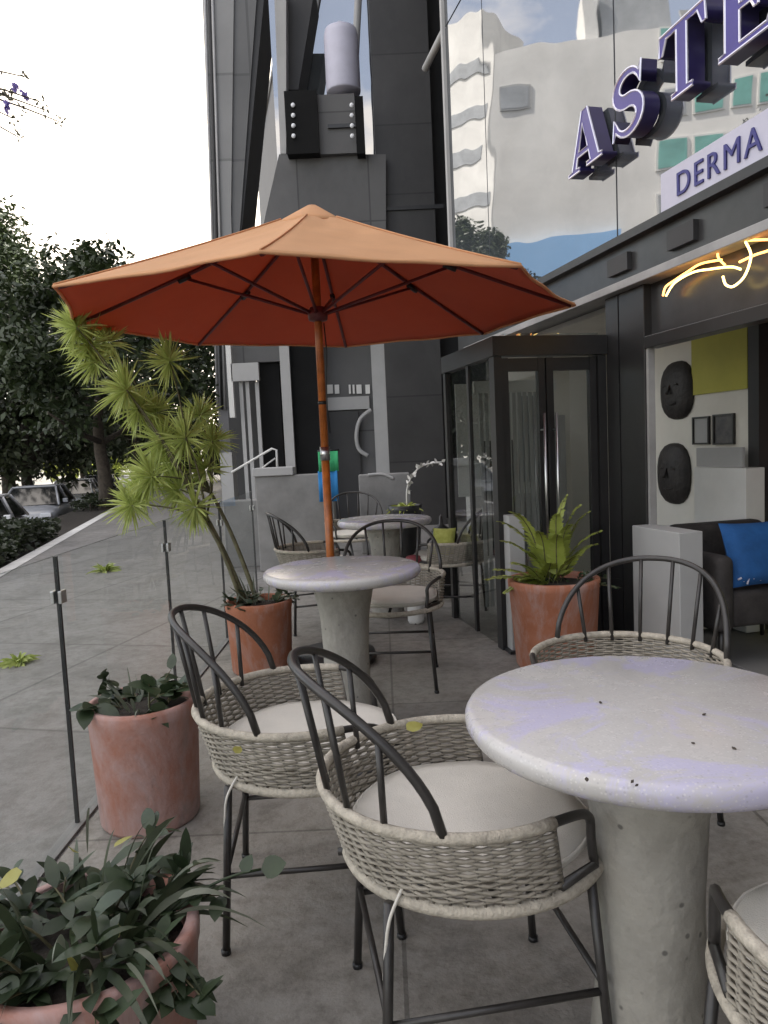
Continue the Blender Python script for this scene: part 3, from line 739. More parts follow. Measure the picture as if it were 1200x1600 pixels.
# partition wall that carries the masks, set back behind the window
o_ = -.95
pa, pb = fpx(1004, 560, o_), fpx(1172, 560, o_)
sb(pb.x, pa.x, o_-.10, o_, .01, 2.14).build('partition', MT['inwall'], shop)
a = fpx(1080, 495, o_+.012); b = fpx(1168, 625, o_+.012)
sb(b.x, a.x, o_+.002, o_+.014, fpx(1130, 612, o_).z, 2.13).build('painted_panel', MT['lime'], shop)
sb(pb.x-.10, pb.x-.004, o_-.09, o_+.02, .01, 2.138).build('partition_post', MT['darkgrey'], shop)
sb(pb.x-1.2, pb.x-.12, o_-.62, o_-.56, .01, 2.13).build('olive_wall', MT['lime'], shop)

# door box (vestibule) projecting at the far end
vs0, vo = 4.80, .745; vs1 = 5.75
vb = empty('entrance_vestibule', F0, FROT, 'black framed glass entrance box with double doors at the end of the shop front', 'entrance')
def vbx(*a): return sb(*a)
vbx(vs0-.03, vs0+.05, vo-.05, vo+.0, .0, 1.798).build('corner_post', MT['frame'], vb)
vbx(vs0-.03, vs0+.05, .002, .055, .0, 1.798).build('corner_post', MT['frame'], vb)
vbx(vs1-.05, vs1, vo-.05, vo, .0, 1.798).build('corner_post', MT['frame'], vb)
vbx(vs0-.05, vs0+.06, .002, vo+.012, 1.80, 1.915).build('header_beam', MT['frame'], vb)
vbx(vs0+.062, vs1, vo-.06, vo+.010, 1.80, 1.915).build('side_header', MT['frame'], vb)
vbx(vs0-.045, vs1+.02, .062, vo-.062, 1.917, 1.929).build('roof', MT['doorglass'], vb)
for (d0, d1) in ((.06, .395), (.405, vo-.055)):
    fr_ = MB(); fr_.box((vs0-.01, d0, .012), (vs0+.03, d0+.045, 1.79)); fr_.box((vs0-.01, d1-.045, .012), (vs0+.03, d1, 1.79))
    fr_.box((vs0-.008, d0+.046, 1.71), (vs0+.028, d1-.046, 1.788)); fr_.box((vs0-.008, d0+.046, .014), (vs0+.028, d1-.046, .13))
    dr = fr_.build('door', MT['frame'], vb)
    sb(vs0+.006, vs0+.014, d0+.047, d1-.047, .131, 1.709).build('door_glass', MT['doorglass'], dr)
for d in (.36, .44):
    m = MB(); m.tube([(vs0-.06, d, .55), (vs0-.06, d, 1.45)], .009, 8); m.tube([(vs0-.06, d, .65), (vs0-.005, d, .65)], .007, 6); m.tube([(vs0-.06, d, 1.35), (vs0-.005, d, 1.35)], .007, 6)
    m.build('pull_handle', MT['steel'], vb)
sb(vs0+.052, vs1-.052, vo-.03, vo-.02, .012, 1.797).build('side_glass', MT['doorglass'], vb)
sb(vs0+.45, vs0+.49, vo-.034, vo-.010, .012, 1.796).build('side_mullion', MT['frame'], vb)
sb(4.63, 4.768, -.10, .0, .01, 2.13).build('door_pier', MT['frame'], shop)
m = MB()
for k in range(14): m.box((vs0+.50, .10+.04*k, .16), (vs0+.512, .124+.04*k, 1.62))
m.build('reflection_slats', MT['lightgrey'], vb)  # slats added for the pale fence reflection in the door glass
for (o0, o1, z0, z1, ma) in ((.08, .30, .2, .9, 'lightgrey'), (.34, .60, .5, 1.3, 'greywall'), (.10, .32, 1.0, 1.6, 'palewin')):
    sb(vs0+.60, vs0+.615, o0, o1, z0, z1).build('reflection_panel', MT[ma], vb)  # added grey panels in place of mottled street reflections
sb(vs0+.49, vs0+.52, .08, .68, 1.625, 1.70).build('reflection_rail', MT['white'], vb)
sb(vs1-.03, vs1-.015, .10, vo-.08, .9, 1.72).build('reflection_sheet', MT['white'], vb)  # white sheet added for the bright reflection in the side pane
# things seen inside the entrance
m = sb(6.5, 6.6, -.6, .3, .3, 1.5); m.build('inner_screen', MT['lightgrey'], shop)

# ------------------------------------------------------------------ sign letters (own serif outlines)
def curve2d(polys, ext, bev=0.0):
    cu = bpy.data.curves.new('outline', 'CURVE'); cu.dimensions = '2D'; cu.fill_mode = 'BOTH'; cu.extrude = ext; cu.bevel_depth = bev
    for poly in polys:
        sp = cu.splines.new('POLY'); sp.points.add(len(poly)-1)
        for i, (x, y) in enumerate(poly): sp.points[i].co = (x, y, 0, 1)
        sp.use_cyclic_u = True
    return cu
def curve_mesh(polys, ext, name, ma):
    cu = curve2d(polys, ext); ob = bpy.data.objects.new('tmp', cu); COL.objects.link(ob)
    dg = bpy.context.evaluated_depsgraph_get(); me = bpy.data.meshes.new_from_object(ob.evaluated_get(dg))
    bpy.data.objects.remove(ob); me.name = name; me.materials.clear(); me.materials.append(ma)
    return me
def stroke(center, width):
    L, Rr = [], []
    for i, p in enumerate(center):
        a = Vector(center[max(i-1, 0)]); b = Vector(center[min(i+1, len(center)-1)]); t_ = (b-a).normalized(); n_ = Vector((-t_.y, t_.x)); w_ = width[i]/2
        L.append(tuple(Vector(p)+n_*w_)); Rr.append(tuple(Vector(p)-n_*w_))
    return L+Rr[::-1]
Sc = []; Sw = []
for i in range(33):
    t_ = i/32
    if t_ < .5:
        a = R(25)+(R(270)-R(25))*(t_/.5); Sc.append((.5+.27*math.cos(a), .735+.215*math.sin(a)))
    else:
        a = R(90)-(R(90)+R(155))*((t_-.5)/.5); Sc.append((.5+.29*math.cos(a), .275+.245*math.sin(a)))
    Sw.append(.07+.14*math.sin(math.pi*t_)**1.5)
Sp = stroke(Sc, Sw)
# serifs at both ends of the S as wedge points in the same outline
i0 = 32
Sp = Sp[:i0+1] + [(.13, .02), (.17, .36)] + Sp[i0+1:] + [(.83, .98), (.80, .66)]
GL = {
 'A': [[(.0, 0), (.34, 0), (.34, .06), (.245, .07), (.295, .25), (.62, .25), (.665, .07), (.56, .06), (.56, 0), (1.0, 0), (1.0, .06), (.91, .07), (.60, 1.0), (.44, 1.0), (.12, .07), (.0, .06)], [(.32, .33), (.455, .78), (.595, .33)]],
 'S': [Sp],
 'T': [[(.30, 0), (.70, 0), (.70, .06), (.60, .07), (.60, .92), (.80, .92), (.88, .72), (.95, .72), (.93, 1.0), (.07, 1.0), (.05, .72), (.12, .72), (.20, .92), (.40, .92), (.40, .07), (.30, .06)]],
 'E': [[(.05, 0), (.88, 0), (.95, .30), (.88, .30), (.78, .08), (.38, .08), (.38, .47), (.55, .47), (.60, .37), (.66, .37), (.66, .65), (.60, .65), (.55, .55), (.38, .55), (.38, .92), (.75, .92), (.84, .72), (.91, .72), (.88, 1.0), (.05, 1.0), (.05, .94), (.15, .93), (.15, .07), (.05, .06)]],
}
sg = empty('shop_sign', F0, FROT, 'violet raised serif letters ASTE on the reflective glass above the shop', 'sign')
LW, LH, LZ = .40, .335, 2.915
for chx, s_start in (('A', 4.97), ('S', 4.50), ('T', 4.03), ('E', 3.585)):
    polys = [[(x*LW, y*LH) for x, y in p] for p in GL[chx]]
    # local frame: text x runs towards the camera (-s), up z, front towards street (+o)
    B_ = Matrix(((-1, 0, 0, s_start), (0, 0, 1, 0), (0, 1, 0, LZ), (0, 0, 0, 1)))
    me = curve_mesh(polys, .045, 'letter', MT['lside']); o = bpy.data.objects.new('letter', me); COL.objects.link(o); o.parent = sg
    o.matrix_local = Matrix.Translation((0, .065, 0)) @ B_
    fm = curve_mesh(polys, .003, 'letter_face', MT['letter']); f2 = bpy.data.objects.new('letter_face', fm); COL.objects.link(f2); f2.parent = o
    f2.matrix_local = Matrix.Translation((0, 0, .0495))
    m = MB()
    for p in polys: m.tube([(x, y, .052) for x, y in p], .0062, 5, closed=True, smooth=False)
    tr = m.build('letter_trim', MT['ltrim'], o)
sb(-.5, 4.17, .002, .008, 2.462, 2.66).build('painted_halo', MT['strip'], sg)  # pale strip painting in the bright halo reflected behind the word
fc = bpy.data.curves.new('word', 'FONT'); fc.body = 'DERMA'; fc.size = .165; fc.extrude = .004; fc.space_character = 1.2
ft = bpy.data.objects.new('word', fc); COL.objects.link(ft)
dg = bpy.context.evaluated_depsgraph_get(); me = bpy.data.meshes.new_from_object(ft.evaluated_get(dg)); bpy.data.objects.remove(ft)
me.name = 'lettering'; me.materials.clear(); me.materials.append(MT['ltext'])
ft = bpy.data.objects.new('lettering', me); COL.objects.link(ft); ft.parent = sg
ft.matrix_local = Matrix(((-1, 0, 0, 4.035), (0, 0, 1, .0135), (0, 1, 0, 2.50), (0, 0, 0, 1)))

# neon
ne = empty('neon_sign', F0, FROT, 'glowing orange and yellow looped neon tube sign over the shop window', 'neon sign')
MT['neon_y'] = emis('yellow neon', (1.0, .72, .22), 1.6); MT['neon_o'] = emis('orange neon', (1.0, .40, .10), 1.6)
def neon(zp, ma, oo):
    pts = [fpx(900+x/2.857, 340+y/2.857, oo) for x, y in zp]
    m = MB(); m.tube(sm_pts(pts), .0055, 7); m.build('neon_tube', ma, ne)
neon([(388, 350), (400, 310), (440, 280), (500, 240), (560, 205), (650, 188)], MT['neon_o'], .012)
neon([(402, 350), (440, 292), (520, 245), (600, 230), (690, 220), (735, 231)], MT['neon_y'], .012)
neon([(665, 212), (635, 178), (640, 140), (690, 115), (760, 102), (857, 98), (940, 92)], MT['neon_o'], .012)
neon([(757, 108), (780, 160), (772, 215), (745, 272), (700, 308), (668, 298), (656, 262)], MT['neon_y'], .022)
neon([(730, 198), (800, 166), (857, 148), (930, 120)], MT['neon_o'], .022)

# ------------------------------------------------------------------ inside the shop window
def fobj(name, lab, cat, grp=None): return empty(name, F0, FROT, lab, cat, grp)
def oval(o, cx, cy, wpx, hpx, lab):
    c = fpx(cx, cy, o); e = fpx(cx+wpx/2, cy, o); t_ = fpx(cx, cy-hpx/2, o)
    rx, rz = abs(e.x-c.x), abs(t_.z-c.z); q = fobj('carved_mask', lab, 'wall mask', 'dark carved masks on the inner wall')
    m = MB(); n, k = 24, 8; vs = []
    for i in range(k+1):
        f_ = i/k*math.pi/2
        for j in range(n):
            a_ = 2*math.pi*j/n; rr = math.cos(f_)
            sq = 1/((abs(math.cos(a_))**2.6+abs(math.sin(a_))**2.6)**(1/2.6))
            vs.append((c.x+rx*rr*sq*math.cos(a_), o+.004+.07*math.sin(f_), c.z+rz*rr*sq*math.sin(a_)*(1.0 if math.sin(a_) > 0 else 1.0)))
    m.add(vs, [(i*n+j, (i+1)*n+j, (i+1)*n+(j+1) % n, i*n+(j+1) % n) for i in range(k) for j in range(n)]+[tuple(range(n))], True)
    m.build('mask_body', MT['mask'], q)
    for s in (-1, 1):
        m = MB(); m.tube([(c.x+s*rx*.36-.02, o+.064, c.z+rz*.16), (c.x+s*rx*.36, o+.068, c.z+rz*.20), (c.x+s*rx*.36+.02, o+.064, c.z+rz*.16)], .007, 6); m.build('eye', MT['mask'], q)
    m = MB(); m.tube([(c.x, o+.068, c.z+rz*.2), (c.x, o+.10, c.z-rz*.12)], [.006, .014], 6); m.build('nose', MT['mask'], q)
    m = MB(); m.tube([(c.x-rx*.3, o+.060, c.z-rz*.45), (c.x, o+.068, c.z-rz*.5), (c.x+rx*.3, o+.060, c.z-rz*.45)], .008, 6); m.build('mouth', MT['mask'], q)
oval(o_, 1060, 610, 52, 92, 'upper dark carved oval mask on the pale wall inside the shop window')
oval(o_, 1055, 740, 52, 96, 'lower dark carved oval mask on the pale wall inside the shop window, above the cabinet')
def framed(x0, y0, x1, y1, lab, ma):
    q = fobj('picture_frame', lab, 'picture', 'small framed pictures inside the shop'); a, b = fpx(x0, y0, o_), fpx(x1, y1, o_)
    s0, s1 = sorted((a.x, b.x)); z1, z0 = a.z, b.z; w_ = .012; m = MB()
    m.box((s0, o_+.002, z0), (s0+w_, o_+.022, z1)); m.box((s1-w_, o_+.002, z0), (s1, o_+.022, z1)); m.box((s0+w_, o_+.002, z1-w_), (s1-w_, o_+.021, z1)); m.box((s0+w_, o_+.002, z0), (s1-w_, o_+.021, z0+w_))
    m.build('frame', MT['frame'], q); MB().box((s0+w_, o_+.002, z0+w_), (s1-w_, o_+.010, z1-w_)).build('print', ma, q)
framed(1085, 652, 1111, 694, 'pale framed picture left of the darker one on the inner wall', MT['lightgrey'])
framed(1117, 648, 1150, 694, 'dark framed picture under the lime panel on the inner wall', MT['picture'])
# shelf unit / cabinet
q = fobj('white_cabinet', 'low white cabinet standing below the dark masks inside the window', 'cabinet')
a = fpx(988, 825, -.55); b = fpx(1090, 825, -.55); zt = a.z
sb(b.x, a.x, -.90, -.55, .03, zt-.03).build('carcass', MT['white'], q, .004); sb(b.x-.015, a.x+.015, -.92, -.53, zt-.029, zt).build('top', MT['white'], q, .003)
m = MB(); mx_ = (a.x+b.x)/2
for s_ in (b.x+.02, mx_+.01):
    sb(s_, s_+(a.x-b.x)/2-.03, -.549, -.535, .06, zt-.06).build('cabinet_door', MT['white'], q, .002)
q = fobj('white_box', 'white counter block with a framed card against the inner wall right of the masks', 'counter')
a = fpx(1084, 730, -.80); b = fpx(1165, 730, -.80); sb(b.x, a.x, -.94, -.80, .012, a.z).build('counter_body', MT['white'], q, .004)
c1 = fpx(1088, 700, -.86); c2 = fpx(1160, 735, -.86); sb(c2.x, c1.x, -.88, -.86, a.z+.001, c1.z).build('card', MT['lightgrey'], q)
# armchair with blue cushion
ac = atZ(1160, 1005, .006); 
q = empty('armchair', (2.06, 4.18, .006), R(12), 'dark upholstered armchair just inside the shop window carrying a blue cushion', 'armchair')
def rb_(name, a, b, ma, par, bev=.03):
    o = MB().box(a, b).build(name, ma, par); bm_ = o.modifiers.new('bevel', 'BEVEL'); bm_.width = bev; bm_.segments = 4
    for p in o.data.polygons: p.use_smooth = True
    return o
rb_('seat', (-.26, -.22, .22), (.30, .30, .42), MT['chairdark'], q); rb_('backrest', (-.30, .22, .30), (.32, .36, .74), MT['chairdark'], q, .05)
rb_('armrest', (-.36, -.24, .20), (-.25, .34, .62), MT['chairdark'], q, .045); rb_('armrest', (.29, -.24, .20), (.40, .34, .62), MT['chairdark'], q, .045)
for sx in (-.30, .34):
    for sy in (-.18, .30):
        m = MB(); m.tube([(sx, sy, .23), (sx*1.05, sy*1.05, 0)], [.018, .012], 8); m.build('leg', MT['tube'], q)
def pillow(name, loc, rot, w_, h_, th, ma, lab, cat):
    m = MB(); n = 14; vs = []; fs = []
    for s in (1, -1):
        for i in range(n+1):
            for j in range(n+1):
                x, y = -1+2*i/n, -1+2*j/n
                z = s*th*.5*((1-x**4)*(1-y**4))**.55
                pinch = 1-.06*(x*x*(1-y*y)*0+(1-x*x)*y*y+(1-y*y)*x*x)
                vs.append((x*w_*.5*pinch, y*h_*.5*pinch, z))
    N = (n+1)**2
    for s in (0, 1):
        for i in range(n):
            for j in range(n):
                f_ = (s*N+i*(n+1)+j, s*N+(i+1)*(n+1)+j, s*N+(i+1)*(n+1)+j+1, s*N+i*(n+1)+j+1); fs.append(f_ if s == 0 else f_[::-1])
    m.add(vs, fs, True); o = m.build(name, ma); o.location = loc; o.rotation_euler = rot; return tag(o, lab, cat)
pl_ = pillow('blue_pillow', (2.05, 4.02, .615), (R(72), 0, R(10)), .42, .36, .14, MT['blue'], 'bright blue square cushion with a pale patterned edge on the dark armchair', 'cushion')
m = MB()
for k in range(16):
    m.tube([(-.18+.36*k/15+random.uniform(-.01, .01), -.155+random.uniform(-.015, .02), .030), (-.17+.36*k/15, -.12+random.uniform(-.02, .02), .046)], .006, 5)
m.build('patterned_edge', MT['strip'], pl_)
pillow('yellow_cushion', (.42, 5.30, .585), (R(68), 0, R(-20)), .17, .22, .08, MT['patterncloth'], 'small yellow green cushion propped on the far chair right of the farthest table', 'cushion')
# hanging orange curtain inside
q = fobj('orange_curtain', 'narrow orange curtain hanging inside at the right edge of the view', 'curtain')
a = fpx(1186, 540, -1.1); m = MB(); vs = []; n = 40
for i in range(n+1):
    s_ = a.x-.7*i/n
    for z_ in (.75, 2.10): vs.append((s_, -1.15+.025*math.sin(i*1.1), z_))
m.add(vs, [(2*i, 2*i+2, 2*i+3, 2*i+1) for i in range(n)], True); cu_ = m.build('cloth', MT['orange'], q); cu_.modifiers.new('cloth', 'SOLIDIFY').thickness = .006
m = MB(); m.tube([(a.x+.05, -1.15, 2.12), (a.x-.75, -1.15, 2.12)], .012, 8); m.build('curtain_rod', MT['steel'], q)

# ------------------------------------------------------------------ neighbouring building (centre, behind)
NY = 12.5
nb = empty('neighbour_building', (0, 0, 0), 0, 'grey and dark brown building with a huge column and black lamp boxes behind the umbrella', 'building')
def nbox(name, x0, y0, x1, y1, Y, th, ma, zlo=None, zhi=None, parent=None, bev=0):
    ym = (y0+y1)/2
    A_, B_ = atY(x0, ym, Y), atY(x1, ym, Y); T_, Bo = atY((x0+x1)/2, y0, Y), atY((x0+x1)/2, y1, Y)
    z0 = Bo.z if zlo is None else zlo; z1 = T_.z if zhi is None else zhi
    return MB().box((A_.x, Y, z0), (B_.x, Y+th, z1)).build(name, ma, parent or nb, bev)
nbox('great_column', 603, 300, 690, 900, 12.0, 1.2, MT['column'], 0, 12.5)
nbox('column_band', 600, 300, 693, 340, 11.97, .02, MT['black'], 5.0, 5.06)
nbox('glass_wall', 425, -60, 600, 260, 14.0, .1, MT['mirror'], 4.9, 12.4)
nbox('side_wall', 690, 300, 760, 900, 13.0, .3, MT['darkgrey'], 0, 12)
nbox('core_wall', 432, 520, 604, 760, 13.6, .3, MT['darkgrey'], 0, 5.5)
fb = empty('sun_block', F0, FROT, 'added grey block keeping sun off the pavement, hidden behind the neighbouring building', 'building')  # added unseen mass that keeps sun off the pavement and trees
sb(15.5, 70, -22, -3.6, -1.1, 27).build('wall', MT['darkgrey'], fb); sb(15.4, 70.1, -22.1, -3.5, 27.01, 27.4).build('roof', MT['greywall'], fb)  # wall and roof are the two parts of the added, unseen sun block
# mullions
for (x0, x1) in ((496, 468), (560, 552), (590, 590)):
    a, b = atY(x0, -10, 13.95), atY(x1, 150, 13.95); m = MB(); m.tube([a, b], .07, 6); m.build('mullion', MT['lightgrey'], nb)
# lamp boxes
for (x0, x1, y0) in ((446, 497, 141), (556, 569, 150)):
    bx = nbox('lamp_box', x0, y0, x1, 240, 11.6, .5, MT['mattblack'])
    for yy in (165, 181, 197, 213):
        lx = 458 if x0 < 500 else 549.5
        p = atY(lx+ (yy-165)*.02, yy, 11.585); m = MB(); m.lathe([(.002, 0), (.030, 0), (.034, .015), (.03, .03), (.002, .032)], 12, (0, 0, 0)); lo = m.build('lamp', MT['lamp'], bx); lo.location = p; lo.rotation_euler = (R(90), 0, 0)
nbox('balcony_panel', 497.5, 147, 555.5, 240, 11.7, .4, MT['greywall'])
nbox('balcony_rail', 512, 193, 556, 199, 11.66, .03, MT['black'])
# tapering grey parapet below the boxes
pl = [atY(436, 241, 11.8), atY(416, 330, 11.8), atY(398, 420, 11.8), atY(392, 470, 11.8), atY(603, 470, 11.8), atY(603, 241, 11.8)]
MB().prism(pl, (0, 1.2, 0)).build('parapet', MT['greywall'], nb)
pl = [atY(428, -20, 12.3), atY(438, 240, 12.3), atY(447, 240, 12.3), atY(447, -20, 12.3)]
MB().prism(pl, (0, .8, 0)).build('edge_fin', MT['lightgrey'], nb)
pl = [atY(447.5, -20, 12.6), atY(447.5, 140, 12.6), atY(466, 140, 12.6), atY(492, -20, 12.6)]
MB().prism(pl, (0, .8, 0)).build('roof_slab', MT['darkgrey'], nb)
# pale round tank standing on the boxes
q = empty('water_tank', atY(537, 146, 12.4), 0, 'pale round topped tank standing above the black lamp boxes on the neighbouring building', 'tank')
m = MB(); m.lathe([(.27, 0), (.275, .03), (.275, .86), (.25, .96), (.15, 1.02), (.02, 1.03)], 32); m.build('tank_body', MT['strip'], q)
m = MB(); m.lathe([(.05, 1.02), (.05, 1.08), (.02, 1.09)], 12); m.build('tank_cap', MT['steel'], q)
# ground floor shop of the neighbour
nbox('white_post', 353, 520, 361, 592, 12.2, .1, MT['white'], 1.9, 4.2)
nbox('pale_pillar', 441, 500, 456, 760, 12.2, .35, MT['lightgrey'], 0, 4.2)
nbox('dark_pillar', 457, 500, 501, 760, 12.3, .6, MT['mattblack'], 0, 4.2)
nbox('shop_wall', 501.5, 500, 583, 760, 12.7, .3, MT['greywall'], 0, 4.3)
nbox('white_column', 583.5, 520, 611, 760, 12.4, .3, MT['lightgrey'], 0, 3.05)
nbox('shop_light_panel', 512, 620, 577, 640, 12.62, .07, MT['lightgrey'])
for (x0, x1) in ((511, 520), (523, 530), (545, 548), (551, 554), (557, 565), (571, 578)):
    nbox('wall_letter', x0, 601, x1, 615, 12.66, .03, MT['white'])
nbox('shop_recess', 503, 643, 562, 742, 12.60, .09, MT['darkgrey'], .05, None)
pc = atY(600, 690, 12.5)
m = MB(); pts = [atY(580, 640, 12.5), atY(563, 655, 12.5), atY(557, 680, 12.5), atY(561, 702, 12.5), atY(575, 712, 12.5)]
m.tube(sm_pts(pts), .035, 7); m.build('arched_tube', MT['lightgrey'], nb)
nbox('doorway_header', 362, 535, 440, 566, 12.4, .4, MT['greywall'], None, 4.3)
nbox('doorway_sign', 361, 567, 404, 595, 12.2, .1, MT['lightgrey'])
nbox('dark_door', 405, 562, 440, 745, 12.5, .15, MT['mattblack'], 0, None)
nbox('back_opening', 358, 596, 404, 745, 12.9, .1, MT['darkgrey'], 0, None)
for x in (377, 387, 402):
    a, b = atY(x-4, 596, 12.3), atY(x+1, 700, 12.3); m = MB(); m.box((a.x, 12.3, 0), (a.x+.06, 12.36, a.z)); m.build('door_post', MT['lightgrey'], nb)
nbox('roof', 425, -60, 690, -20, 12.2, 2, MT['darkgrey'], 12.5, 12.7)
# tie rod with wire
q = empty('tie_rod', (0, 0, 0), 0, 'pale slanting tie rod with thin wire between dark column and glass facade', 'rod')
a, b, c_ = atY(664, 108, 7.9), atY(699, 38, 7.40), atY(745, -20, 6.76)
m = MB(); m.tube([a, b], .036, 8); m.build('rod', MT['lightgrey'], q)
m = MB(); m.tube([b, c_], .010, 5); m.build('wire', MT['black'], q)

# grey slanted tower far left of centre
tw = empty('grey_tower', (0, 0, 0), 0, 'tall slim grey tower with vertical lines against the white sky', 'building')
TY = 30
def tp_(x, y, Y=TY): return atY(x, y, Y)
bl = tp_(341, 760); tl = tp_(314, -60); 
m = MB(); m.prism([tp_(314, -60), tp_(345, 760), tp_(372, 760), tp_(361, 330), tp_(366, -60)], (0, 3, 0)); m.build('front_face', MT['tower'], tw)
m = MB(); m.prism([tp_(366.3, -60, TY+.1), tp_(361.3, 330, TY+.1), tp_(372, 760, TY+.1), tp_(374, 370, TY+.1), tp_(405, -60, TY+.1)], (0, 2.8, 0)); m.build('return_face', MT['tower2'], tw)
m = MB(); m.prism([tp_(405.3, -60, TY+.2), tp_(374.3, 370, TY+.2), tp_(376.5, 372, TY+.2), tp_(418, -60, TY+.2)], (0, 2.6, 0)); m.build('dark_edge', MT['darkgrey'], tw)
for x in (318, 325, 330):
    m = MB(); m.tube([tp_(x, -60, TY-.08), tp_(x+22, 640, TY-.08)], .05, 5); m.build('vertical_fin', MT['lightgrey'] if x != 325 else MT['darkgrey'], tw)
m = MB()
for i in range(12):
    p = tp_(380-i*0, 0, TY)
# ------------------------------------------------------------------ opposite building (seen in the glass)
VC = -Fn*(2*F0.dot(-Fn))          # where the viewer stands in the mirror of the glass facade
def vdir(az, t): return Vector((VC.x-math.sin(R(az))*t, VC.y+math.cos(R(az))*t, 0))
def block(name, azr, azl, t0, t1, h, dep, lab):
    A_, B_ = vdir(azl, t1), vdir(azr, t0); L = (B_-A_).length; ang = math.atan2((B_-A_).y, (B_-A_).x)
    return empty(name, (A_.x, A_.y, -1.1), ang, lab, 'building'), L
ob, OL = block('opposite_building', 35.6, 58, 50, 54, 28, 14, 'pale plaster block across the street seen mirrored in the upper glass facade')
OH = 27.2
MB().box((0, 0, 0), (OL, 14, OH)).build('wall', MT['pale'], ob)
MB().box((OL*.44, 1.0, OH+.01), (OL*.66, 8, OH+4.2)).build('roof_room', MT['palewin'], ob)
MB().box((OL*.67, .6, OH+.01), (OL*.71, 5, OH+3.0)).build('roof_room', MT['white'], ob)
MB().box((-.1, -.25, OH+.01), (OL*.43, -.02, OH+.9)).build('parapet', MT['lightgrey'], ob)
for zi in range(8):
    for xi in range(5):
        x = .8+xi*(OL*.52-1)/5; z = 2.2+zi*3.3
        f_ = MB().box((x, -.10, z), (x+1.6, -.01, z+1.9)).build('window', MT['white'], ob)
        MB().box((x+.12, -.13, z+.12), (x+1.48, -.101, z+1.78)).build('pane', MT['teal'] if (xi*3+zi*2) % 4 else MT['palewin'], f_)
for (x, z, w_, h_) in ((.88, .86, 1.6, 1.5),):
    f_ = MB().box((OL*x, -.10, OH*z), (OL*x+w_, -.01, OH*z+h_)).build('window', MT['lightgrey'], ob)
    MB().box((OL*x+.12, -.12, OH*z+.12), (OL*x+w_-.12, -.101, OH*z+h_-.12)).build('pane', MT['palewin'], f_)
MB().box((OL*.62, -.5, 8.6), (OL*.985, -.2, 15.2)).build('blue_hoarding', MT['paleblue'], ob)
ft_, FL = block('far_tower', 31.2, 35.4, 96, 92, 52, 14, 'far pale tower seen mirrored at the far end of the glass facade')
MB().box((0, 0, 0), (FL, 10, 53)).build('wall', MT['pale'], ft_)
for z in range(6, 50, 5): MB().box((.6, -.12, z), (FL-.6, -.01, z+1.6)).build('window_band', MT['palewin'], ft_)
# street behind the viewer (mirrored in the door glass)
rbk = empty('rear_building', (0, 0, 0), 0, 'grey block down the street behind the viewer, mirrored in the door glass', 'building')
MB().box((-2, -30, -1.1), (16, -22, 14)).build('wall', MT['pale'], rbk)
for z in (.4, 3.6, 6.8, 10):
    for x in range(-1, 15, 3): MB().box((x, -21.95, z), (x+1.6, -21.85, z+1.9)).build('window', MT['darkgrey'], rbk)
# ------------------------------------------------------------------ planter wall, handrail, banner, bits beyond
q = empty('concrete_planter', (0, 0, 0), 0, 'low grey concrete planter wall beyond the terrace left of the umbrella pole', 'planter')
a, b = atY(398, 745, 8.0), atY(520, 745, 8.0)
m = MB(); m.box((a.x, 8.0, 0), (b.x, 8.25, a.z)); m.build('wall', MT['concrete'], q, .01)
m = MB(); m.box((a.x-.02, 7.97, a.z+.001), (a.x+.42, 8.28, a.z+.09)); m.build('coping', MT['lightgrey'], q, .008)
m = MB(); m.box((a.x-.45, 8.4, 0), (a.x-.004, 8.7, a.z-.28)); m.build('low_wall', MT['concrete'], q, .01)
q = empty('concrete_planter', (0, 0, 0), 0, 'grey concrete bench wall behind the farthest table and in front of the dark column', 'planter')
a, b = atY(560, 745, 9.0), atY(640, 745, 9.0); MB().box((a.x, 9, 0), (b.x, 9.3, a.z+.02)).build('wall', MT['concrete'], q, .01)
m = MB(); m.tube(sm_pts([atY(575, 742, 9.0), atY(598, 741, 9.0), atY(615, 748, 9.0)]), .02, 6); m.build('rim', MT['lightgrey'], q)
q = empty('handrail', (0, 0, 0), 0, 'thin white metal handrail of the steps beyond the planter wall', 'handrail')
m = MB(); m.tube([atY(362, 738, 10.5), atY(425, 701, 10.5), atY(432, 703, 10.5), atY(434, 742, 10.5)], .018, 6); m.build('top_rail', MT['white'], q)
m = MB(); m.tube([atY(395, 742, 10.5), atY(430, 716, 10.5)], .012, 6); m.build('lower_rail', MT['white'], q)
m = MB(); m.box((atY(343, 710, 10.6).x, 10.6, 0), (atY(362, 710, 10.6).x, 10.9, atY(352, 707, 10.6).z)); m.build('end_post', MT['lightgrey'], q)
# banner
by = 7.85
q = empty('banner_stand', (0, 0, 0), 0, 'small blue and green cloth banner hanging behind the umbrella pole', 'banner')
def flag(x0, y0, x1, y1, ma, name):
    a, b = atY(x0, y0, by), atY(x1, y1, by); n = 10; vs = []
    for i in range(n+1):
        x = a.x+(b.x-a.x)*i/n
        for z in (b.z, a.z): vs.append((x, by+.012*math.sin(i*.9), z))
    m = MB(); m.add(vs, [(2*i, 2*i+2, 2*i+3, 2*i+1) for i in range(n)], True); o = m.build(name, ma, q); o.modifiers.new('cloth', 'SOLIDIFY').thickness = .008
flag(497, 706, 529, 736, MT['green'], 'green_cloth'); flag(497, 736.5, 529, 783, MT['bannerblue'], 'blue_cloth')
a, b = atY(496, 705, by+.03), atY(530, 703, by+.03); m = MB(); m.tube([a, b], .012, 6); m.tube([atY(513, 704, by+.03), Vector((atY(513, 704, by).x, by+.03, 0))], .012, 6); m.build('stand', MT['black'], q)
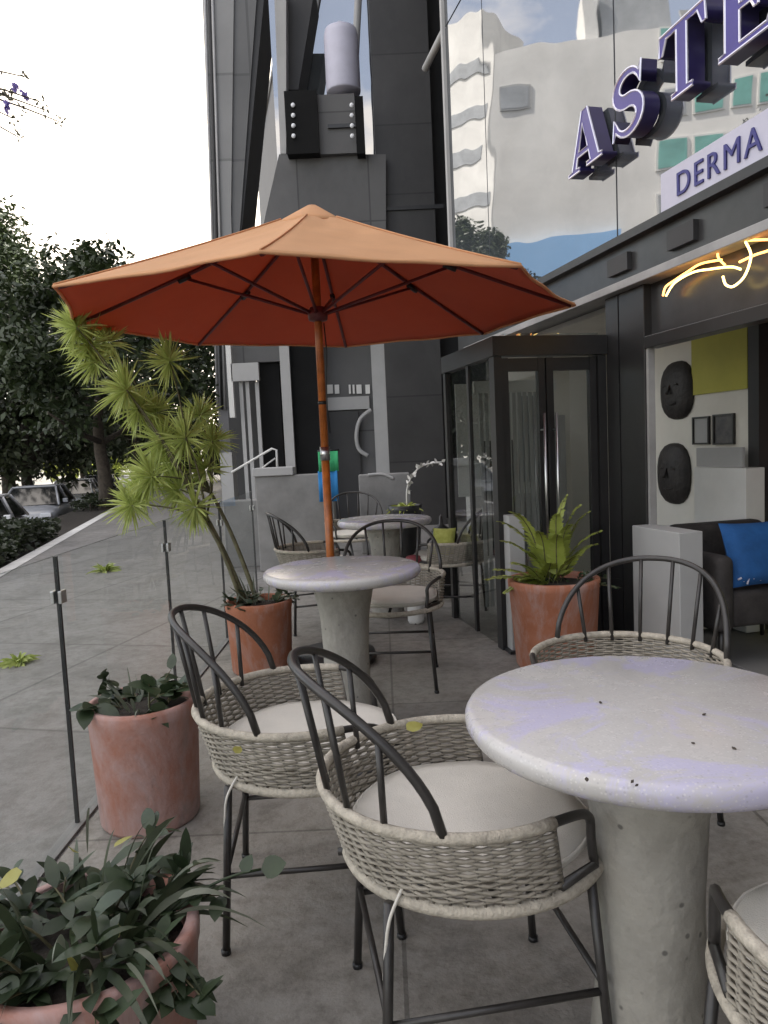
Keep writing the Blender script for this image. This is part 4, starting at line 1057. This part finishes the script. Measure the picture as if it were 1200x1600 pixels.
# planter with grass and white orchid stem behind the farthest table
q = empty('tall_planter', (atY(632, 780, 6.7).x, 6.7, 0), 0, 'dark tall planter standing behind the farthest table', 'plant pot')
m = MB(); m.lathe([(.10, 0), (.11, .02), (.15, .72), (.155, .76), (.14, .76), (.13, .72), (.02, .71)], 28); m.build('pot_body', MT['black'], q)
q = empty('potted_plant', (atY(632, 780, 6.7).x, 6.7, .72), 0, 'small yellow green plant with an arching white flower stem behind the farthest table', 'plant')
m = MB()
for i in range(70):
    d = rdir(15, 75); m.leaf(Vector((d.x, d.y, 0))*.05, d, random.uniform(.07, .17), .03, droop=.5, seg=4)
m.build('foliage', MT['fern'], q)
org = Vector(q.location); m = MB(); st = sm_pts([(0.02, 0, .02), atY(636, 765, 6.7)-org, atY(645, 742, 6.7)-org, atY(662, 727, 6.7)-org, atY(690, 722, 6.7)-org])
m.tube(st, .007, 5)
for k in range(6, len(st)):
    for _ in range(2): m.leaf(st[k], rdir(-60, 60), .05, .03, seg=3)
m.build('flower_stem', MT['white'], q)
# dark pot by the column and pale block near the door
q = empty('dark_vase', (atY(690, 840, 6.2).x, 6.2, .006), 0, 'black urn standing by the dark column behind the far chair', 'vase')
m = MB(); m.lathe([(.08, 0), (.10, .02), (.15, .22), (.13, .42), (.07, .50), (.09, .56), (.07, .56), (.02, .50)], 28); m.build('urn_body', MT['black'], q)
m = MB(); m.lathe([(.07, .562), (.075, .58), (.02, .62), (.015, .68), (.002, .70)], 20); m.build('lid', MT['black'], q)
a = atY(803, 830, 4.45)
q = empty('sign_block', (a.x, 4.45, .006), R(10), 'pale upright sign block by the glass door behind the fern', 'sign block')
m = MB(); m.box((-.05, -.05, 0), (.05, .05, .84)); m.build('block', MT['lightgrey'], q, .006); m = MB(); m.box((-.07, -.07, 0), (.07, .07, .02)); m.build('foot', MT['black'], q)
# red and white cup on chair
q = empty('red_cup', (atY(648, 862, 5.0).x, 5.3, .006), 0, 'small red topped white pot on the floor right of the farthest table', 'pot')
m = MB(); m.lathe([(.05, 0), (.06, .02), (.055, .40), (.05, .42)], 20); m.build('pot_body', MT['white'], q); m = MB(); m.lathe([(.06, .421), (.062, .47), (.05, .49), (.01, .50)], 20); m.build('pot_top', MT['redplastic'], q)

# ------------------------------------------------------------------ trees and greenery
def crown(center, rad, nclump, nleaf, L, W, ma, squash=.8, flat=0.0):
    m = MB()
    for i in range(nclump):
        d = rdir(-60, 90); rr = random.uniform(.35, 1.0)**.6
        c = Vector((d.x*rad*rr, d.y*rad*rr, d.z*rad*rr*squash)); cr = rad*random.uniform(.16, .34)
        for k in range(nleaf):
            e = rdir(-90, 90)*cr*random.uniform(.25, 1.0)
            q = c+e
            m.leaf(q, rdir(-60, 40), L*random.uniform(.6, 1.3), W*random.uniform(.7, 1.3), droop=.2, seg=3)
    return m
def make_tree(name, x, y, z0, h, cz, rad, nclump, nleaf, L, W, ma, lab, r0=.14, squash=.8, lean=(0, 0), grp=None):
    t = empty(name, (x, y, z0), 0, lab, 'tree', grp)
    m = MB(); top = Vector((lean[0], lean[1], cz-z0)); n = 7
    m.tube([Vector((lean[0]*(k/n)**1.5+.05*math.sin(k*1.3), lean[1]*(k/n), (cz-z0)*k/n)) for k in range(n+1)], [r0*(1-.09*k) for k in range(n+1)], 9)
    tr = m.build('trunk', MT['bark'], t)
    for k in range(6):
        b0 = top*random.uniform(.45, .8); d = rdir(15, 60); b1 = b0+d*rad*random.uniform(.5, .9)
        m = MB(); m.tube([b0, b0.lerp(b1, .5)+Vector((0, 0, -.1)), b1], [r0*.4, r0*.28, r0*.1], 7); m.build('limb', MT['bark'], tr)
    cm = crown((0, 0, 0), rad, nclump, nleaf, L, W, ma, squash)
    cm.v = [(a+top.x, b+top.y, c+top.z+rad*.12) for a, b, c in cm.v]
    cm.build('crown', MT[ma], t)
    return t
make_tree('street_tree', -18.2, 36.0, -.7, 12, 6.2, 3.9, 140, 300, .27, .13, 'tree', 'big dark leaved tree across the road at the left edge, taller than the umbrella', .35, 1.62)
make_tree('street_tree', -7.75, 20.6, -.1, 6, 3.9, 3.0, 80, 170, .20, .10, 'tree', 'dark tree with a bare trunk behind the spiky plant, near the parked cars', .22, .8)
make_tree('street_tree', -12.2, 25.5, -.8, 8, 2.7, 3.0, 90, 170, .25, .13, 'tree2', 'farther tree filling the gap behind the parked cars', .25, .9)
make_tree('street_tree', -10.8, 33, -.8, 8, 4.2, 4.6, 80, 170, .30, .16, 'tree', 'distant dark tree between the spiky plant and the grey tower', .25, .8)
make_tree('street_tree', -18.5, 46, -.8, 9, 3.0, 4.5, 80, 160, .4, .22, 'tree2', 'most distant tree along the road at the far left', .3, .7)
def bush(px_, py_, Y, r, lab, ma='fern', L=.5):
    p = atY(px_, py_, Y); t = empty('roadside_bush', (p.x, p.y, -1.1), 0, lab, 'bush'); m = crown((0, 0, 0), r, 40, 110, L, L*.56, ma, .75)
    m.v = [(a, b, c+p.z+1.1) for a, b, c in m.v]; m.build('foliage', MT[ma], t); m = MB(); m.tube([(0, 0, 0), (0, 0, p.z+1.1)], .2, 7); m.build('trunk', MT['bark'], t)
bush(110, 718, 92, 3.4, 'sunlit yellow green bush far down the road, left of the bare trunk')
bush(208, 712, 96, 3.6, 'sunlit yellow green bush far down the road, behind the spiky plant')
bush(262, 706, 44, 2.6, 'dark bush far down the pavement between the spiky plant and the grey tower', 'tree2', .3)
bush(308, 700, 40, 2.2, 'dark bush at the foot of the grey tower, behind the spiky plant', 'tree', .28)
# overhanging flowering branch, tree stands left of the frame
t = make_tree('flowering_tree', -5.6, 7.0, -.06, 5, 4.85, 1.55, 40, 60, .07, .03, 'palewood', 'pale flowering branch with violet blossoms reaching in at the top left', .10, .8)
m = MB(); br = MB()
tips = [(92, 190), (60, 158), (38, 120), (30, 215), (14, 150), (70, 172), (20, 185)]
org = Vector((-5.6, 7.0, -.06))
for (x, y) in tips:
    p = atY(x, y, 7.0+random.uniform(-.2, .2))-org; p0 = Vector((.9, 0, 4.9)); pts = [p0.lerp(p, k/6)+Vector((0, 0, .12*math.sin(math.pi*k/6))) for k in range(7)]
    br.tube(pts, [.022-.0028*k for k in range(7)], 5)
    for k in range(3, 7):
        for _ in range(9): m.leaf(pts[k]+rdir(-90, 90)*random.uniform(0, .07), rdir(-80, 60), random.uniform(.03, .06), .022, seg=3)
br.build('twig', MT['bark'], t); m.build('sprig_leaves', MT['palewood'], t)
m = MB()
for (x, y) in ((24, 137), (10, 166), (40, 150)):
    c = atY(x, y, 7.0)-org
    for _ in range(26): m.leaf(c+rdir(-90, 90)*random.uniform(0, .04), rdir(-90, 90), .04, .03, seg=3)
m.build('blossom', MT['blossom'], t)
# hedge along the strip
def hedge(name, s0, s1, o0, o1, zt, n, lab):
    t = empty(name, F0, FROT, lab, 'hedge'); m = MB()
    for i in range(n):
        s = random.uniform(s0, s1); o = random.uniform(o0, o1); f_ = .75+.25*math.sin(s*2.1)+.12*math.sin(s*5.3)
        z = -.05+(zt+.05)*f_*math.sqrt(random.random())
        m.leaf((s, o, z), rdir(-10, 80), random.uniform(.07, .14), .06, droop=.3, seg=3)
    m.build('foliage', MT['hedge'], t); m = MB()
    for k in range(int((s1-s0)*2)): m.tube([(s0+k*.5, (o0+o1)/2, -.08), (s0+k*.5+.05, (o0+o1)/2, zt*.5)], .02, 5)
    m.build('stem', MT['bark'], t)
hedge('clipped_hedge', 3.0, 15.0, 5.12, 6.15, .44, 15000, 'dark low hedge beside the pavement at the left edge, ending before the parked cars')
hedge('clipped_hedge', 22.0, 30.0, 5.12, 6.15, .30, 4000, 'short dark hedge farther along the pavement behind the spiky plant')
# little weeds on the pavement
def weed(px_, py_, n, L, lab):
    p = atZ(px_, py_, 0); t = empty('weed_tuft', p, 0, lab, 'weed'); m = MB()
    for i in range(n):
        d = rdir(10, 75); m.leaf(Vector((d.x, d.y, 0))*.06*random.random(), d, L*random.uniform(.5, 1), .03, droop=.5, seg=4)
    m.build('foliage', MT['spiky'], t)
weed(165, 893, 60, .26, 'yellow green tuft growing on the pavement below the spiky plant')
weed(30, 1036, 60, .16, 'yellow green tuft with a violet flower on the pavement at the left edge')
# fallen leaves on chair rails
def fallen(p, L, rot, lab, nrm=(0, -.5, .8)):
    m = MB(); m.leaf((-L/2, 0, 0), (1, .2, .25), L, L*.62, nrm=nrm, seg=6, droop=.2); o = m.build('fallen_leaf', MT['dryleaf']); o.location = p; o.rotation_euler = (0, 0, rot)
    tag(o, lab, 'leaf', 'fallen yellow leaves')
fallen(atZ(650, 1137, .612), .05, .4, 'yellow leaf resting on the far rail of the front chair')
fallen(atZ(374, 1172, .608), .035, 1.2, 'small yellow leaf resting on the near rail of the second chair')

# ------------------------------------------------------------------ parked cars
def paint(name, col): return mat(name, col, .22, noise=.05, scale=2, spec=.6)
PAINT = dict(white=paint('white car paint', (.70, .70, .70)), silver=paint('silver car paint', (.36, .37, .39)), black=paint('black car paint', (.02, .02, .024)))
def make_car(x, y, rz, ma, lab):
    t = empty('parked_car', (x, y, -.797), rz, lab, 'car', 'cars parked along the kerb')
    # length along local y, front at -y (towards the camera)
    secs = [(-2.05, .70, .32, .60), (-1.98, .80, .24, .72), (-1.3, .86, .20, .86), (-.75, .88, .20, .93), (.2, .88, .20, .95), (1.3, .88, .20, .95), (1.95, .82, .26, .88), (2.05, .74, .36, .70)]
    m = MB(); vs = []; K = 12
    for (yy, hw, zb, zt) in secs:
        for k in range(K):
            a = 2*math.pi*(k+.5)/K; e = .45
            vs.append((hw*math.copysign(abs(math.cos(a))**e, math.cos(a)), yy, (zb+zt)/2+(zt-zb)/2*math.copysign(abs(math.sin(a))**e, math.sin(a))))
    n = len(secs); m.add(vs, [(i*K+k, i*K+(k+1) % K, (i+1)*K+(k+1) % K, (i+1)*K+k) for i in range(n-1) for k in range(K)]+[tuple(range(K))[::-1], tuple(range((n-1)*K, n*K))], True)
    m.build('body', ma, t)
    def cab(z0, z1, ins, grow):
        b = [(-.80-grow, .80), (1.55+grow, .80)]; r_ = [(-.10, .60), (1.05, .62)]
        q = [(-.80, -.95, z0), (.80, -.95, z0), (.80, 1.70, z0), (-.80, 1.70, z0), (-.60, -.15, z1), (.60, -.15, z1), (.60, 1.05, z1), (-.60, 1.05, z1)]
        return q
    q = cab(.90, 1.40, 0, 0); m = MB(); m.add(q, [(0, 3, 2, 1), (4, 5, 6, 7), (0, 1, 5, 4), (1, 2, 6, 5), (2, 3, 7, 6), (3, 0, 4, 7)]); m.build('cabin_glass', MT['carglass'], t, .04)
    m = MB(); m.prism([(-.61, -.17, 1.395), (.61, -.17, 1.395), (.61, 1.07, 1.395), (-.61, 1.07, 1.395)], (0, 0, .05)); m.build('roof', ma, t, .02)
    for (a, b) in ((q[0], q[4]), (q[1], q[5]), (q[2], q[6]), (q[3], q[7]), ((-.80, .35, .92), (-.61, .35, 1.40)), ((.80, .35, .92), (.61, .35, 1.40))):
        m = MB(); m.tube([Vector(a), Vector(b)], .035, 6); m.build('pillar', ma, t)
    for sx in (-1, 1):
        for yy in (-1.30, 1.28):
            m = MB(); m.tube([(sx*.70, yy, .31), (sx*.90, yy, .31)], .31, 20); wl = m.build('wheel', MT['tyre'], t)
            m = MB(); m.tube([(sx*.89, yy, .31), (sx*.91, yy, .31)], .20, 16); m.build('rim', MT['steel'], wl)
        m = MB(); m.box((sx*.64-.14, -2.065, .62), (sx*.64+.14, -1.93, .74)); m.build('headlight', MT['lamp'], t, .02)
        m = MB(); m.box((sx*.93-.07, -.72, .94), (sx*.93+.07, -.60, 1.06)); m.build('mirror', ma, t, .02)
    m = MB(); m.box((-.42, -2.075, .44), (.42, -2.0, .60)); m.build('grille', MT['black'], t, .01)
    return t
for (o, s, ma, lab) in ((7.5, 18.0, 'white', 'nearest parked white car half hidden by the hedge at the left edge'), (7.5, 24.5, 'silver', 'silver parked car in the middle of the row by the kerb'), (7.5, 31.0, 'white', 'white parked car beyond the silver one under the trees'), (7.5, 38.0, 'black', 'farthest parked car, black, near the tree trunk')):
    p = fw(s, o); make_car(p.x, p.y, FA, PAINT[ma], lab)
